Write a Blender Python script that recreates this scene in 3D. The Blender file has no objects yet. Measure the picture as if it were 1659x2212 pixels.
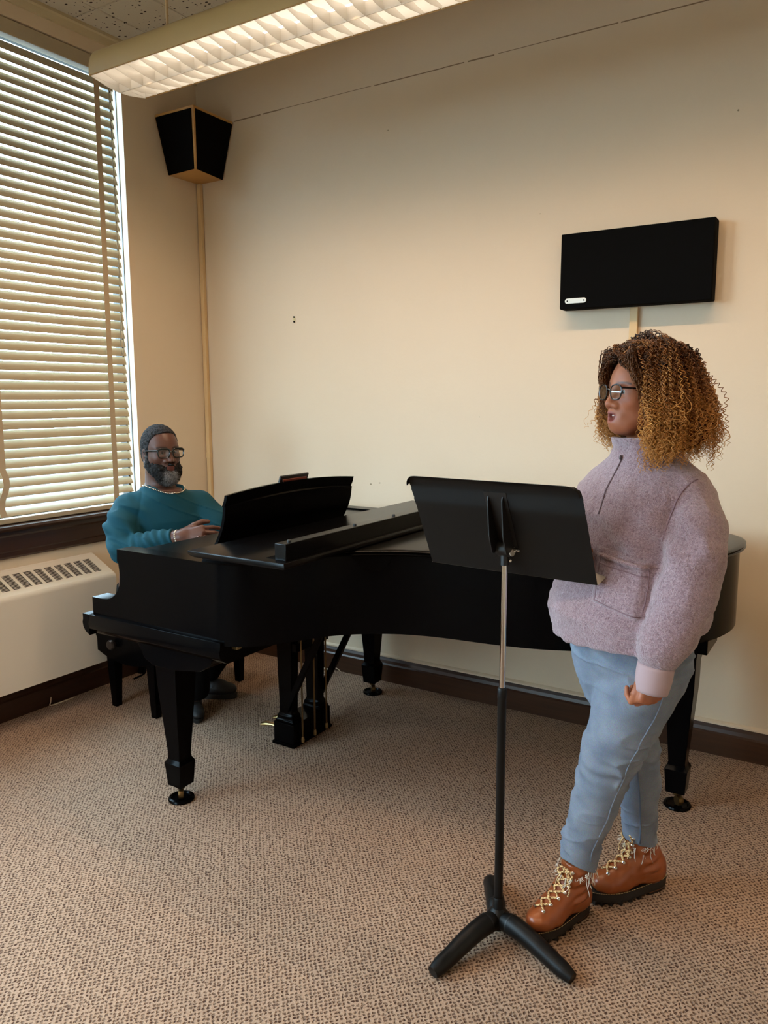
import bpy, bmesh, math, random
import numpy as np
from mathutils import Vector, Matrix
random.seed(7)
RNG = np.random.default_rng(11)
SC = bpy.context.scene
COL = SC.collection
PI = math.pi

# ------------------------------------------------------------------ camera
CAM = np.array([3.61993, -3.63129, 1.6])
FPX = 1686.1
_r = Vector((0.84574842, 0.5335655, -0.00417918))
_u = Vector((-0.07404019, 0.12510959, 0.98937639))
_f = Vector((-0.52841996, 0.83645409, -0.14531653))
cd = bpy.data.cameras.new('camera')
cd.sensor_fit = 'HORIZONTAL'
cd.sensor_width = 36.0
cd.lens = FPX * 36.0 / 1659.0
cd.clip_start = 0.05
cam = bpy.data.objects.new('camera', cd)
COL.objects.link(cam)
cam.matrix_world = Matrix(((_r.x, _u.x, -_f.x, CAM[0]), (_r.y, _u.y, -_f.y, CAM[1]),
                           (_r.z, _u.z, -_f.z, CAM[2]), (0, 0, 0, 1)))
SC.camera = cam

# ------------------------------------------------------------------ world, lights, exposure
W = bpy.data.worlds.new('overcast_sky')
SC.world = W
W.use_nodes = True
bg = W.node_tree.nodes['Background']
bg.inputs[0].default_value = (0.58, 0.80, 1.0, 1)
bg.inputs[1].default_value = 20.0
SC.view_settings.view_transform = 'Standard'
SC.view_settings.look = 'None'
SC.view_settings.gamma = 1.0
SC.view_settings.use_curve_mapping = False
SC.view_settings.exposure = 0.0
TUBE_STRENGTH = 5.5
TUBE_COLOR = (1.0, 0.90, 0.78)
SPOT_WATTS = 15.0          # downward light of each spot added beside the spine
SPOT_COLOR = (1.0, 0.69, 0.43)
SC.cycles.max_bounces = 8
SC.cycles.diffuse_bounces = 4
SC.cycles.glossy_bounces = 4
SC.cycles.transparent_max_bounces = 12
SC.cycles.sample_clamp_indirect = 6.0
SC.cycles.caustics_reflective = False
SC.cycles.caustics_refractive = False


# ------------------------------------------------------------------ helpers
def lin(c):
    return tuple(((v / 255.0) / 12.92 if v / 255.0 <= 0.04045 else ((v / 255.0 + 0.055) / 1.055) ** 2.4) for v in c) + (1.0,)


class NT:
    def __init__(self, m):
        self.t = m.node_tree
        self.n = m.node_tree.nodes
        self.b = self.n['Principled BSDF']

    def new(self, typ, **kw):
        x = self.n.new(typ)
        for k, v in kw.items():
            setattr(x, k, v)
        return x

    def link(self, a, b):
        self.t.links.new(a, b)


def mat(name, rgb, rough=0.5, metal=0.0, spec=0.5, bump=None, var=None, sheen=0.0, coat=0.0):
    """bump=(scale, strength, distance) noise bump; var=(scale, amount) noise colour variation"""
    m = bpy.data.materials.new(name)
    m.use_nodes = True
    N = NT(m)
    b = N.b
    c = lin(rgb)
    b.inputs['Base Color'].default_value = c
    b.inputs['Roughness'].default_value = rough
    b.inputs['Metallic'].default_value = metal
    b.inputs['Specular IOR Level'].default_value = spec
    if sheen:
        b.inputs['Sheen Weight'].default_value = sheen
        b.inputs['Sheen Roughness'].default_value = 0.6
    if coat:
        b.inputs['Coat Weight'].default_value = coat
    tc = N.new('ShaderNodeTexCoord')
    if var:
        nz = N.new('ShaderNodeTexNoise')
        nz.inputs['Scale'].default_value = var[0]
        nz.inputs['Detail'].default_value = 4
        N.link(tc.outputs['Object'], nz.inputs['Vector'])
        mx = N.new('ShaderNodeMix', data_type='RGBA')
        mx.inputs[6].default_value = tuple(v * (1 - var[1]) for v in c[:3]) + (1,)
        mx.inputs[7].default_value = tuple(min(1, v * (1 + var[1])) for v in c[:3]) + (1,)
        N.link(nz.outputs['Fac'], mx.inputs[0])
        N.link(mx.outputs[2], b.inputs['Base Color'])
    if bump:
        nb = N.new('ShaderNodeTexNoise')
        nb.inputs['Scale'].default_value = bump[0]
        nb.inputs['Detail'].default_value = 3
        N.link(tc.outputs['Object'], nb.inputs['Vector'])
        bp = N.new('ShaderNodeBump')
        bp.inputs['Strength'].default_value = bump[1]
        bp.inputs['Distance'].default_value = bump[2]
        N.link(nb.outputs['Fac'], bp.inputs['Height'])
        N.link(bp.outputs['Normal'], b.inputs['Normal'])
    return m


def wood(name, c1, c2, rough=0.35, scale=(2, 30, 30)):
    m = mat(name, c1, rough)
    N = NT(m)
    tc = N.new('ShaderNodeTexCoord')
    mp = N.new('ShaderNodeMapping')
    mp.inputs['Scale'].default_value = scale
    nz = N.new('ShaderNodeTexNoise')
    nz.inputs['Scale'].default_value = 1.0
    nz.inputs['Detail'].default_value = 6
    nz.inputs['Distortion'].default_value = 0.6
    mx = N.new('ShaderNodeMix', data_type='RGBA')
    mx.inputs[6].default_value = lin(c1)
    mx.inputs[7].default_value = lin(c2)
    N.link(tc.outputs['Object'], mp.inputs['Vector'])
    N.link(mp.outputs['Vector'], nz.inputs['Vector'])
    N.link(nz.outputs['Fac'], mx.inputs[0])
    N.link(mx.outputs[2], N.b.inputs['Base Color'])
    return m


def emat(name, rgb, strength):
    m = bpy.data.materials.new(name)
    m.use_nodes = True
    b = m.node_tree.nodes['Principled BSDF']
    b.inputs['Base Color'].default_value = (0.8, 0.8, 0.8, 1)
    b.inputs['Emission Color'].default_value = tuple(rgb) + (1,)
    b.inputs['Emission Strength'].default_value = strength
    return m


def attr_mat(name, rough=0.5, spec=0.5, bump=None, sheen=0.0, sss=0.0):
    m = mat(name, (128, 128, 128), rough, 0, spec, bump, None, sheen)
    N = NT(m)
    a = N.new('ShaderNodeAttribute', attribute_name='Col')
    N.link(a.outputs['Color'], N.b.inputs['Base Color'])
    if sss:
        N.b.inputs['Subsurface Weight'].default_value = sss
        N.b.inputs['Subsurface Radius'].default_value = (0.012, 0.005, 0.003)
        N.b.inputs['Subsurface Scale'].default_value = 0.5
    return m


def glass_mat(name, tint=(1, 1, 1), gloss=0.06):
    m = bpy.data.materials.new(name)
    m.use_nodes = True
    t = m.node_tree
    t.nodes.clear()
    o = t.nodes.new('ShaderNodeOutputMaterial')
    tr = t.nodes.new('ShaderNodeBsdfTransparent')
    tr.inputs[0].default_value = tuple(tint) + (1,)
    gl = t.nodes.new('ShaderNodeBsdfGlossy')
    gl.inputs['Roughness'].default_value = 0.02
    fr = t.nodes.new('ShaderNodeLayerWeight')
    fr.inputs[0].default_value = 0.5
    pw = t.nodes.new('ShaderNodeMath')
    pw.operation = 'POWER'
    pw.inputs[1].default_value = 5.0
    ad = t.nodes.new('ShaderNodeMath')
    ad.operation = 'ADD'
    ad.use_clamp = True
    ad.inputs[1].default_value = gloss
    mx = t.nodes.new('ShaderNodeMixShader')
    t.links.new(fr.outputs['Facing'], pw.inputs[0])
    t.links.new(pw.outputs[0], ad.inputs[0])
    t.links.new(ad.outputs[0], mx.inputs[0])
    t.links.new(tr.outputs[0], mx.inputs[1])
    t.links.new(gl.outputs[0], mx.inputs[2])
    t.links.new(mx.outputs[0], o.inputs[0])
    return m


def adopt(o, parent):
    if parent is None:
        return
    o.parent = parent
    if parent.type == 'EMPTY':
        o.matrix_parent_inverse = Matrix.Translation(-parent.location)


def thing(name, label, cat, loc=(0, 0, 0), group=None):
    o = bpy.data.objects.new(name, None)
    o.empty_display_size = 0.1
    o.location = loc
    COL.objects.link(o)
    o['label'] = label
    o['category'] = cat
    if group:
        o['group'] = group
    return o


def tag(o, label=None, cat=None, group=None, kind=None):
    if label:
        o['label'] = label
    if cat:
        o['category'] = cat
    if group:
        o['group'] = group
    if kind:
        o['kind'] = kind
    return o


class MB:
    """collects vertices and faces of ONE mesh object"""

    def __init__(self):
        self.v = []
        self.f = []

    def add(self, verts, faces):
        n = len(self.v)
        self.v += [tuple(p) for p in verts]
        self.f += [tuple(i + n for i in q) for q in faces]
        return self

    def box(self, lo, hi):
        (a, b, c), (d, e, g) = lo, hi
        return self.add([(a, b, c), (d, b, c), (d, e, c), (a, e, c), (a, b, g), (d, b, g), (d, e, g), (a, e, g)],
                        [(3, 2, 1, 0), (4, 5, 6, 7), (0, 1, 5, 4), (1, 2, 6, 5), (2, 3, 7, 6), (3, 0, 4, 7)])

    def obox(self, c, ax, ay, az, hx, hy, hz):
        c, ax, ay, az = (np.array(q, float) for q in (c, ax, ay, az))
        vs = []
        for k in (-1, 1):
            for i, j in ((-1, -1), (1, -1), (1, 1), (-1, 1)):
                vs.append(c + ax * hx * i + ay * hy * j + az * hz * k)
        return self.add(vs, [(3, 2, 1, 0), (4, 5, 6, 7), (0, 1, 5, 4), (1, 2, 6, 5), (2, 3, 7, 6), (3, 0, 4, 7)])

    def prism(self, poly, lo, hi, axis='z'):
        """poly: 2D outline (CCW), extruded along axis"""
        n = len(poly)

        def P(p, h):
            return {'z': (p[0], p[1], h), 'y': (p[0], h, p[1]), 'x': (h, p[0], p[1])}[axis]
        vs = [P(p, lo) for p in poly] + [P(p, hi) for p in poly]
        fs = [tuple(range(n - 1, -1, -1)), tuple(range(n, 2 * n))]
        fs += [(i, (i + 1) % n, n + (i + 1) % n, n + i) for i in range(n)]
        return self.add(vs, fs)

    def tube(self, path, rad, n=8, cap=True, flat=1.0):
        path = [np.array(p, float) for p in path]
        if not hasattr(rad, '__len__'):
            rad = [rad] * len(path)
        rings = []
        up = np.array([0.0, 0, 1])
        prev = None
        for i, p in enumerate(path):
            t = path[min(i + 1, len(path) - 1)] - path[max(i - 1, 0)]
            t = t / (np.linalg.norm(t) + 1e-12)
            if prev is None:
                a = np.cross(t, up)
                if np.linalg.norm(a) < 0.1:
                    a = np.cross(t, [1.0, 0, 0])
            else:
                a = prev - t * (prev @ t)
            a = a / np.linalg.norm(a)
            prev = a
            b = np.cross(t, a)
            rings.append([p + rad[i] * (math.cos(2 * PI * k / n) * a + flat * math.sin(2 * PI * k / n) * b) for k in range(n)])
        return self.loft(rings, cap)

    def loft(self, rings, cap=True, closed=False):
        n = len(rings[0])
        vs = [p for q in rings for p in q]
        fs = []
        m = len(rings)
        for i in range(m if closed else m - 1):
            j = (i + 1) % m
            for k in range(n):
                fs.append((i * n + k, i * n + (k + 1) % n, j * n + (k + 1) % n, j * n + k))
        if cap and not closed:
            fs.append(tuple(range(n - 1, -1, -1)))
            fs.append(tuple((m - 1) * n + k for k in range(n)))
        return self.add(vs, fs)

    def lathe(self, c, prof, n=24, axis=(0, 0, 1), cap=True):
        c = np.array(c, float)
        ax = np.array(axis, float)
        ax = ax / np.linalg.norm(ax)
        a = np.cross(ax, [1.0, 0, 0]) if abs(ax[0]) < 0.9 else np.cross(ax, [0, 1.0, 0])
        a = a / np.linalg.norm(a)
        b = np.cross(ax, a)
        return self.loft([[c + ax * h + r * (math.cos(2 * PI * k / n) * a + math.sin(2 * PI * k / n) * b) for k in range(n)]
                          for r, h in prof], cap)

    def ball(self, c, r, n=12, m=8):
        c = np.array(c, float)
        if not hasattr(r, '__len__'):
            r = (r, r, r)
        rings = []
        for i in range(m + 1):
            th = -PI / 2 + PI * i / m
            th = max(min(th, PI / 2 - 0.02), -PI / 2 + 0.02)
            rings.append([c + np.array([r[0] * math.cos(th) * math.cos(2 * PI * k / n), r[1] * math.cos(th) * math.sin(2 * PI * k / n),
                                        r[2] * math.sin(th)]) for k in range(n)])
        return self.loft(rings)

    def build(self, name, material, parent=None, smooth=False, bevel=0.0, seg=2, fix=True, angle=0.6, merge=0.0):
        me = bpy.data.meshes.new(name)
        me.from_pydata([tuple(map(float, p)) for p in self.v], [], self.f)
        if fix or bevel:
            bm = bmesh.new()
            bm.from_mesh(me)
            if merge:
                bmesh.ops.remove_doubles(bm, verts=bm.verts[:], dist=merge)
            if fix:
                bmesh.ops.recalc_face_normals(bm, faces=bm.faces[:])
            if bevel:
                es = [e for e in bm.edges if len(e.link_faces) == 2 and e.calc_face_angle(0) > angle]
                if es:
                    bmesh.ops.bevel(bm, geom=es, offset=bevel, segments=seg, profile=0.5, affect='EDGES', clamp_overlap=True)
            bm.to_mesh(me)
            bm.free()
        if smooth or bevel:
            me.polygons.foreach_set('use_smooth', [True] * len(me.polygons))
            if bevel or smooth == 'auto':
                try:
                    me.set_sharp_from_angle(angle=0.75 if smooth else 0.35)
                except Exception:
                    pass
        me.materials.append(material)
        me.update()
        o = bpy.data.objects.new(name, me)
        COL.objects.link(o)
        adopt(o, parent)
        return o


def box(name, lo, hi, m, parent=None, bevel=0.0, seg=2):
    return MB().box(lo, hi).build(name, m, parent, bevel=bevel, seg=seg)


def dup(o, dx, parent=None):
    c = o.copy()
    COL.objects.link(c)
    if parent is not None:
        adopt(c, parent)
    c.location = Vector(o.location) + Vector(dx)
    return c


def copy_tree(o, delta, label=None, parent=None):
    c = o.copy()
    COL.objects.link(c)
    if parent is None:
        c.location = Vector(o.location) + Vector(delta)
    else:
        c.parent = parent
    if label:
        c['label'] = label
    for ch in list(o.children):
        copy_tree(ch, delta, None, c)
    return c


def catmull(pts, n):
    P = [np.array(p, float) for p in pts]
    P = [2 * P[0] - P[1]] + P + [2 * P[-1] - P[-2]]
    out = []
    for i in range(1, len(P) - 2):
        for k in range(n):
            t = k / n
            out.append(0.5 * ((2 * P[i]) + (-P[i - 1] + P[i + 1]) * t + (2 * P[i - 1] - 5 * P[i] + 4 * P[i + 1] - P[i + 2]) * t * t
                              + (-P[i - 1] + 3 * P[i] - 3 * P[i + 1] + P[i + 2]) * t ** 3))
    out.append(P[-2])
    return out


# ------------------------------------------------------------------ signed-distance modelling (bodies, garments, boots)
def vnoise(P, s, seed=0):
    """smooth value noise in [-1, 1]"""
    Q = P * s + 31.7 * seed + 100.0
    I = np.floor(Q).astype(np.int64)
    f = Q - I
    f = f * f * (3 - 2 * f)
    out = 0
    for dx in (0, 1):
        for dy in (0, 1):
            for dz in (0, 1):
                h = ((I[:, 0] + dx) * 73856093) ^ ((I[:, 1] + dy) * 19349663) ^ ((I[:, 2] + dz) * 83492791) ^ (seed * 7919)
                h = (h ^ (h >> 13)) * 1274126177
                h = ((h ^ (h >> 16)) & 0xffff) / 32767.5 - 1.0
                w = (f[:, 0] if dx else 1 - f[:, 0]) * (f[:, 1] if dy else 1 - f[:, 1]) * (f[:, 2] if dz else 1 - f[:, 2])
                out = out + w * h
    return out


class Sdf:
    def __init__(self):
        self.e = []
        self.R = np.eye(3)
        self.t = np.zeros(3)
        self.s = 1.0

    def frame(self, F=None, L=None, t=(0, 0, 0), U=None, s=1.0):
        """local axes: x=F, y=L, z=U"""
        if F is None:
            self.R = np.eye(3)
        else:
            F = np.array(F, float)
            F /= np.linalg.norm(F)
            L = np.array(L, float)
            L = L - F * (F @ L)
            L /= np.linalg.norm(L)
            self.R = np.stack([F, L, np.cross(F, L)], 1)
        self.t = np.array(t, float)
        self.s = s
        return self

    def w(self, p):
        return self.R @ (np.array(p, float) * self.s) + self.t

    def put(self, fn, lo, hi, k=0.01, op='u'):
        lo, hi = np.array(lo, float), np.array(hi, float)
        c = np.array([[a, b, d] for a in (lo[0], hi[0]) for b in (lo[1], hi[1]) for d in (lo[2], hi[2])])
        wc = (c * self.s) @ self.R.T + self.t
        self.e.append((op, k * self.s, fn, wc.min(0), wc.max(0), self.R.copy(), self.t.copy(), self.s))
        return self

    def cap(self, a, b, ra, rb=None, k=0.01, op='u', sc=(1, 1, 1)):
        rb = ra if rb is None else rb
        a, b = np.array(a, float), np.array(b, float)
        ba = b - a
        q = max(ba @ ba, 1e-12)

        def fn(P):
            t = np.clip(((P - a) @ ba) / q, 0, 1)
            return np.linalg.norm(P - a - t[:, None] * ba, axis=1) - (ra + (rb - ra) * t)
        r = max(ra, rb)
        return self.put(fn, np.minimum(a, b) - r, np.maximum(a, b) + r, k, op)

    def chain(self, pts, rs, k=0.02, op='u'):
        for i in range(len(pts) - 1):
            self.cap(pts[i], pts[i + 1], rs[i], rs[i + 1], k, op)
        return self

    def ell(self, c, r, k=0.01, op='u', rot=0.0, axis='y'):
        c, r = np.array(c, float), np.array(r, float)
        M = np.array(Matrix.Rotation(rot, 3, axis.upper())) if rot else np.eye(3)

        def fn(P):
            Q = (P - c) @ M
            k0 = np.linalg.norm(Q / r, axis=1)
            k1 = np.linalg.norm(Q / (r * r), axis=1)
            return np.where(k1 > 1e-9, k0 * (k0 - 1) / np.maximum(k1, 1e-9), -r.min())
        m = r.max() if rot else r
        return self.put(fn, c - m, c + m, k, op)

    def stack(self, lev, L, k=0.02, op='u', n=2.3, zc=None):
        """lev rows (z, cx, cy, a along L, b across)"""
        lev = np.array(lev, float)
        L = np.array(L[:2], float)
        L = L / np.linalg.norm(L)
        B = np.array([L[1], -L[0]])

        def fn(P):
            z = P[:, 2]
            g = [np.interp(z, lev[:, 0], lev[:, i]) for i in (1, 2, 3, 4)]
            dx, dy = P[:, 0] - g[0], P[:, 1] - g[1]
            u, v = np.abs(dx * L[0] + dy * L[1]) / g[2], np.abs(dx * B[0] + dy * B[1]) / g[3]
            q = (u ** n + v ** n) ** (1 / n)
            d = (q - 1) * np.minimum(g[2], g[3])
            return np.maximum(d, np.maximum(z - lev[-1, 0], lev[0, 0] - z))
        m = lev[:, 3:5].max()
        lo = (lev[:, 1].min() - m * 1.5, lev[:, 2].min() - m * 1.5, lev[0, 0])
        hi = (lev[:, 1].max() + m * 1.5, lev[:, 2].max() + m * 1.5, lev[-1, 0])
        return self.put(fn, lo, hi, k, op)

    def plane(self, p, nrm, op='i', k=0.004, lo=None, hi=None):
        """keeps the side the normal points away from"""
        p, nrm = np.array(p, float), np.array(nrm, float)
        nrm = nrm / np.linalg.norm(nrm)
        return self.put(lambda P: (P - p) @ nrm, (-9,) * 3 if lo is None else lo, (9,) * 3 if hi is None else hi, k, op)

    def disp(self, fn, lo=(-9,) * 3, hi=(9,) * 3):
        return self.put(fn, lo, hi, 0, 'd')

    def ev(self, P, pad=0.05):
        d = np.full(len(P), pad)
        for op, k, fn, lo, hi, R, t, s in self.e:
            m = np.all((P > lo - pad - k) & (P < hi + pad + k), axis=1) if op != 'i' else np.ones(len(P), bool)
            if op == 'i' and hi[0] < 5:
                m = np.all((P > lo) & (P < hi), axis=1)
            if not m.any():
                continue
            Q = ((P[m] - t) @ R) / s
            x = fn(Q) * s
            y = d[m]
            if op == 'u':
                if k > 0:
                    h = np.maximum(k - np.abs(x - y), 0) / k
                    y = np.minimum(x, y) - h * h * k * 0.25
                else:
                    y = np.minimum(x, y)
            elif op == 's':
                x = -x
                if k > 0:
                    h = np.maximum(k - np.abs(x - y), 0) / k
                    y = np.maximum(x, y) + h * h * k * 0.25
                else:
                    y = np.maximum(x, y)
            elif op == 'i':
                if k > 0:
                    h = np.maximum(k - np.abs(x - y), 0) / k
                    y = np.maximum(x, y) + h * h * k * 0.25
                else:
                    y = np.maximum(x, y)
            elif op == 'd':
                y = y + x
            d[m] = y
        return d

    def mesh(self, lo, hi, h, name, material, parent=None, color=None, kind=None):
        lo, hi = np.array(lo, float), np.array(hi, float)
        B = 8
        nb = np.ceil((hi - lo) / (h * B)).astype(int)
        n = nb * B
        gi = np.stack(np.meshgrid(*[np.arange(q) for q in nb], indexing='ij'), -1).reshape(-1, 3)
        cen = lo + (gi + 0.5) * B * h
        half = B * h * 0.5 * math.sqrt(3)
        dc = self.ev(cen, pad=max(0.05, half * 1.3))
        V = np.ones(tuple(n), np.float32)
        V6 = V.reshape(nb[0], B, nb[1], B, nb[2], B)
        V6[gi[:, 0], :, gi[:, 1], :, gi[:, 2], :] = np.sign(dc)[:, None, None, None] * 0.05
        near = np.abs(dc) < half * 1.25 + 0.004
        off = np.stack(np.meshgrid(*[np.arange(B)] * 3, indexing='ij'), -1).reshape(-1, 3)
        ids = (gi[near][:, None, :] * B + off[None]).reshape(-1, 3)
        for i in range(0, len(ids), 400000):
            q = ids[i:i + 400000]
            V[q[:, 0], q[:, 1], q[:, 2]] = self.ev(lo + q * h, pad=max(0.05, half * 1.3))
        V[0], V[-1], V[:, 0], V[:, -1], V[:, :, 0], V[:, :, -1] = (0.01,) * 6
        neg = V < 0
        cs = np.zeros(tuple(n - 1), np.int8)
        corners = [(a, b, c) for a in (0, 1) for b in (0, 1) for c in (0, 1)]
        for a, b, c in corners:
            cs += neg[a:n[0] - 1 + a, b:n[1] - 1 + b, c:n[2] - 1 + c]
        act = np.argwhere((cs > 0) & (cs < 8))
        vid = np.full(tuple(n - 1), -1, np.int32)
        vid[act[:, 0], act[:, 1], act[:, 2]] = np.arange(len(act))
        acc = np.zeros((len(act), 3))
        cnt = np.zeros(len(act))
        cv = {c: V[act[:, 0] + c[0], act[:, 1] + c[1], act[:, 2] + c[2]].astype(float) for c in corners}
        for c in corners:
            for ax in range(3):
                if c[ax] == 0:
                    e = list(c)
                    e[ax] = 1
                    e = tuple(e)
                    a, b = cv[c], cv[e]
                    m = (a < 0) != (b < 0)
                    t = np.where(m, a / np.where(m, a - b, 1), 0)
                    p = np.array(c, float)[None] + t[:, None] * np.eye(3)[ax][None]
                    acc[m] += p[m]
                    cnt[m] += 1
        verts = lo + (act + acc / cnt[:, None]) * h
        faces = []
        for ax in range(3):
            o1, o2 = [(1, 2), (2, 0), (0, 1)][ax]
            sl = [slice(1, n[i] - 1) for i in range(3)]
            sa, sb = list(sl), list(sl)
            sa[ax] = slice(0, n[ax] - 1)
            sb[ax] = slice(1, n[ax])
            A, Bv = neg[tuple(sa)], neg[tuple(sb)]
            for flip, M in ((False, A & ~Bv), (True, ~A & Bv)):
                q = np.argwhere(M)
                if not len(q):
                    continue
                st = np.ones(3, int)
                st[ax] = 0
                q = q + st
                E1, E2 = np.eye(3, dtype=int)[o1], np.eye(3, dtype=int)[o2]
                c4 = [q - E1 - E2, q - E2, q, q - E1]
                idx = np.stack([vid[c[:, 0], c[:, 1], c[:, 2]] for c in c4], 1)
                idx = idx[(idx >= 0).all(1)]
                faces.append(idx[:, ::-1] if flip else idx)
        F = np.concatenate(faces).astype(np.int32)
        return raw_mesh(name, verts, F, material, parent, color, kind)


def raw_mesh(name, verts, F, material, parent=None, color=None, kind=None, smooth=True):
    me = bpy.data.meshes.new(name)
    k = F.shape[1]
    me.vertices.add(len(verts))
    me.vertices.foreach_set('co', np.asarray(verts, np.float32).ravel())
    me.loops.add(F.size)
    me.loops.foreach_set('vertex_index', F.ravel().astype(np.int32))
    me.polygons.add(len(F))
    me.polygons.foreach_set('loop_start', np.arange(0, F.size, k, dtype=np.int32))
    me.polygons.foreach_set('use_smooth', np.full(len(F), smooth))
    me.update(calc_edges=True)
    if color is not None:
        c = color(np.asarray(verts)) if callable(color) else color
        at = me.attributes.new('Col', 'FLOAT_COLOR', 'POINT')
        at.data.foreach_set('color', np.concatenate([c, np.ones((len(c), 1))], 1).astype(np.float32).ravel())
    me.materials.append(material)
    o = bpy.data.objects.new(name, me)
    COL.objects.link(o)
    adopt(o, parent)
    if kind:
        o['kind'] = kind
    return o


def strands(name, paths, rad, material, parent, cols=None, n=3):
    """paths: list of (m,3) arrays; one joined mesh of thin tubes"""
    VV, FF, CC = [], [], []
    base = 0
    for i, p in enumerate(paths):
        p = np.asarray(p)
        m = len(p)
        t = np.gradient(p, axis=0)
        t /= np.linalg.norm(t, axis=1)[:, None] + 1e-9
        ref = np.array([0.31, 0.87, 0.38])
        a = np.cross(t, ref)
        a /= np.linalg.norm(a, axis=1)[:, None] + 1e-9
        b = np.cross(t, a)
        rr = (rad[i] if hasattr(rad, '__len__') else rad) * np.minimum(1, np.linspace(3.0, 0.4, m))[:, None]
        ring = np.stack([p + rr * (math.cos(2 * PI * k / n) * a + math.sin(2 * PI * k / n) * b) for k in range(n)], 1)
        VV.append(ring.reshape(-1, 3))
        ii = np.arange(m - 1)[:, None] * n
        kk = np.arange(n)[None]
        q = np.stack([ii + kk, ii + (kk + 1) % n, ii + n + (kk + 1) % n, ii + n + kk], -1).reshape(-1, 4) + base
        FF.append(q)
        base += m * n
        if cols is not None:
            CC.append(np.repeat(cols[i], n, axis=0))
    return raw_mesh(name, np.concatenate(VV), np.concatenate(FF), material, parent,
                    np.concatenate(CC) if cols is not None else None, 'stuff')

# ------------------------------------------------------------------ materials
M = {}
M['wall'] = mat('wall_paint', (222, 200, 171), 0.55, bump=(60, 0.12, 0.004), var=(1.5, 0.03))
M['ceil'] = mat('ceiling_paint', (200, 192, 178), 0.8)
M['oak'] = wood('dark_wood', (74, 44, 26), (38, 22, 14), 0.35, (3, 3, 40))
M['oaky'] = wood('dark_wood_along_window', (66, 40, 26), (34, 21, 14), 0.30, (40, 2, 40))
M['slat'] = mat('blind_slat', (186, 170, 142), 0.45)
M['tape'] = mat('blind_tape', (190, 168, 138), 0.9, bump=(900, 0.3, 0.001))
M['cream'] = mat('cream_plastic', (218, 184, 134), 0.5)
M['enamel'] = mat('radiator_enamel', (226, 214, 196), 0.38)
M['void'] = mat('black_and_slot_shade', (14, 12, 11), 0.95, spec=0.0)  # near-black: painted shade under the grille slots, also small black fittings
M['ebony'] = mat('satin_ebony', (5, 5, 6), 0.19, spec=0.06, bump=(35, 0.015, 0.004))
M['ebony_top'] = mat('satin_ebony_top', (6, 6, 7), 0.24, spec=0.18, bump=(20, 0.03, 0.004))
M['matte'] = mat('matte_black', (10, 10, 10), 0.5)
M['cloth'] = mat('black_speaker_cloth', (7, 7, 7), 0.95, spec=0.1, bump=(1500, 0.3, 0.0006))
M['maple'] = wood('light_wood', (206, 158, 88), (178, 128, 66), 0.45, (6, 6, 30))
M['brass'] = mat('brass', (186, 160, 112), 0.3, 1.0)
M['chrome'] = mat('chrome', (200, 198, 194), 0.14, 1.0)
M['steel'] = mat('stand_black', (12, 12, 12), 0.45, spec=0.25, bump=(500, 0.1, 0.0006))
M['alu'] = mat('alu_plate', (206, 200, 188), 0.35, 0.3)
M['louver'] = mat('louver_white', (234, 228, 218), 0.45)
M['fixture'] = mat('fixture_cream', (196, 162, 106), 0.5)
M['tubeglow'] = emat('fluorescent_tube', TUBE_COLOR, TUBE_STRENGTH)
M['ivory'] = mat('ivory', (232, 226, 212), 0.25)
M['glass'] = glass_mat('window_glass', (0.95, 0.98, 0.97))
M['lens'] = glass_mat('eyeglass_lens', (0.93, 0.95, 0.97), 0.09)
# translucent share in the blind slats (thin vinyl)
N = NT(M['slat'])
tl = N.new('ShaderNodeBsdfTranslucent')
tl.inputs[0].default_value = lin((220, 212, 186))
mx = N.new('ShaderNodeMixShader')
mx.inputs[0].default_value = 0.03
out = N.n['Material Output']
N.link(N.b.outputs[0], mx.inputs[1])
N.link(tl.outputs[0], mx.inputs[2])
N.link(mx.outputs[0], out.inputs[0])
N = NT(M['louver'])
tl = N.new('ShaderNodeBsdfTranslucent')
tl.inputs[0].default_value = lin((234, 228, 218))
mx = N.new('ShaderNodeMixShader')
mx.inputs[0].default_value = 0.35
N.link(N.b.outputs[0], mx.inputs[1])
N.link(tl.outputs[0], mx.inputs[2])
N.link(mx.outputs[0], N.n['Material Output'].inputs[0])


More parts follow.
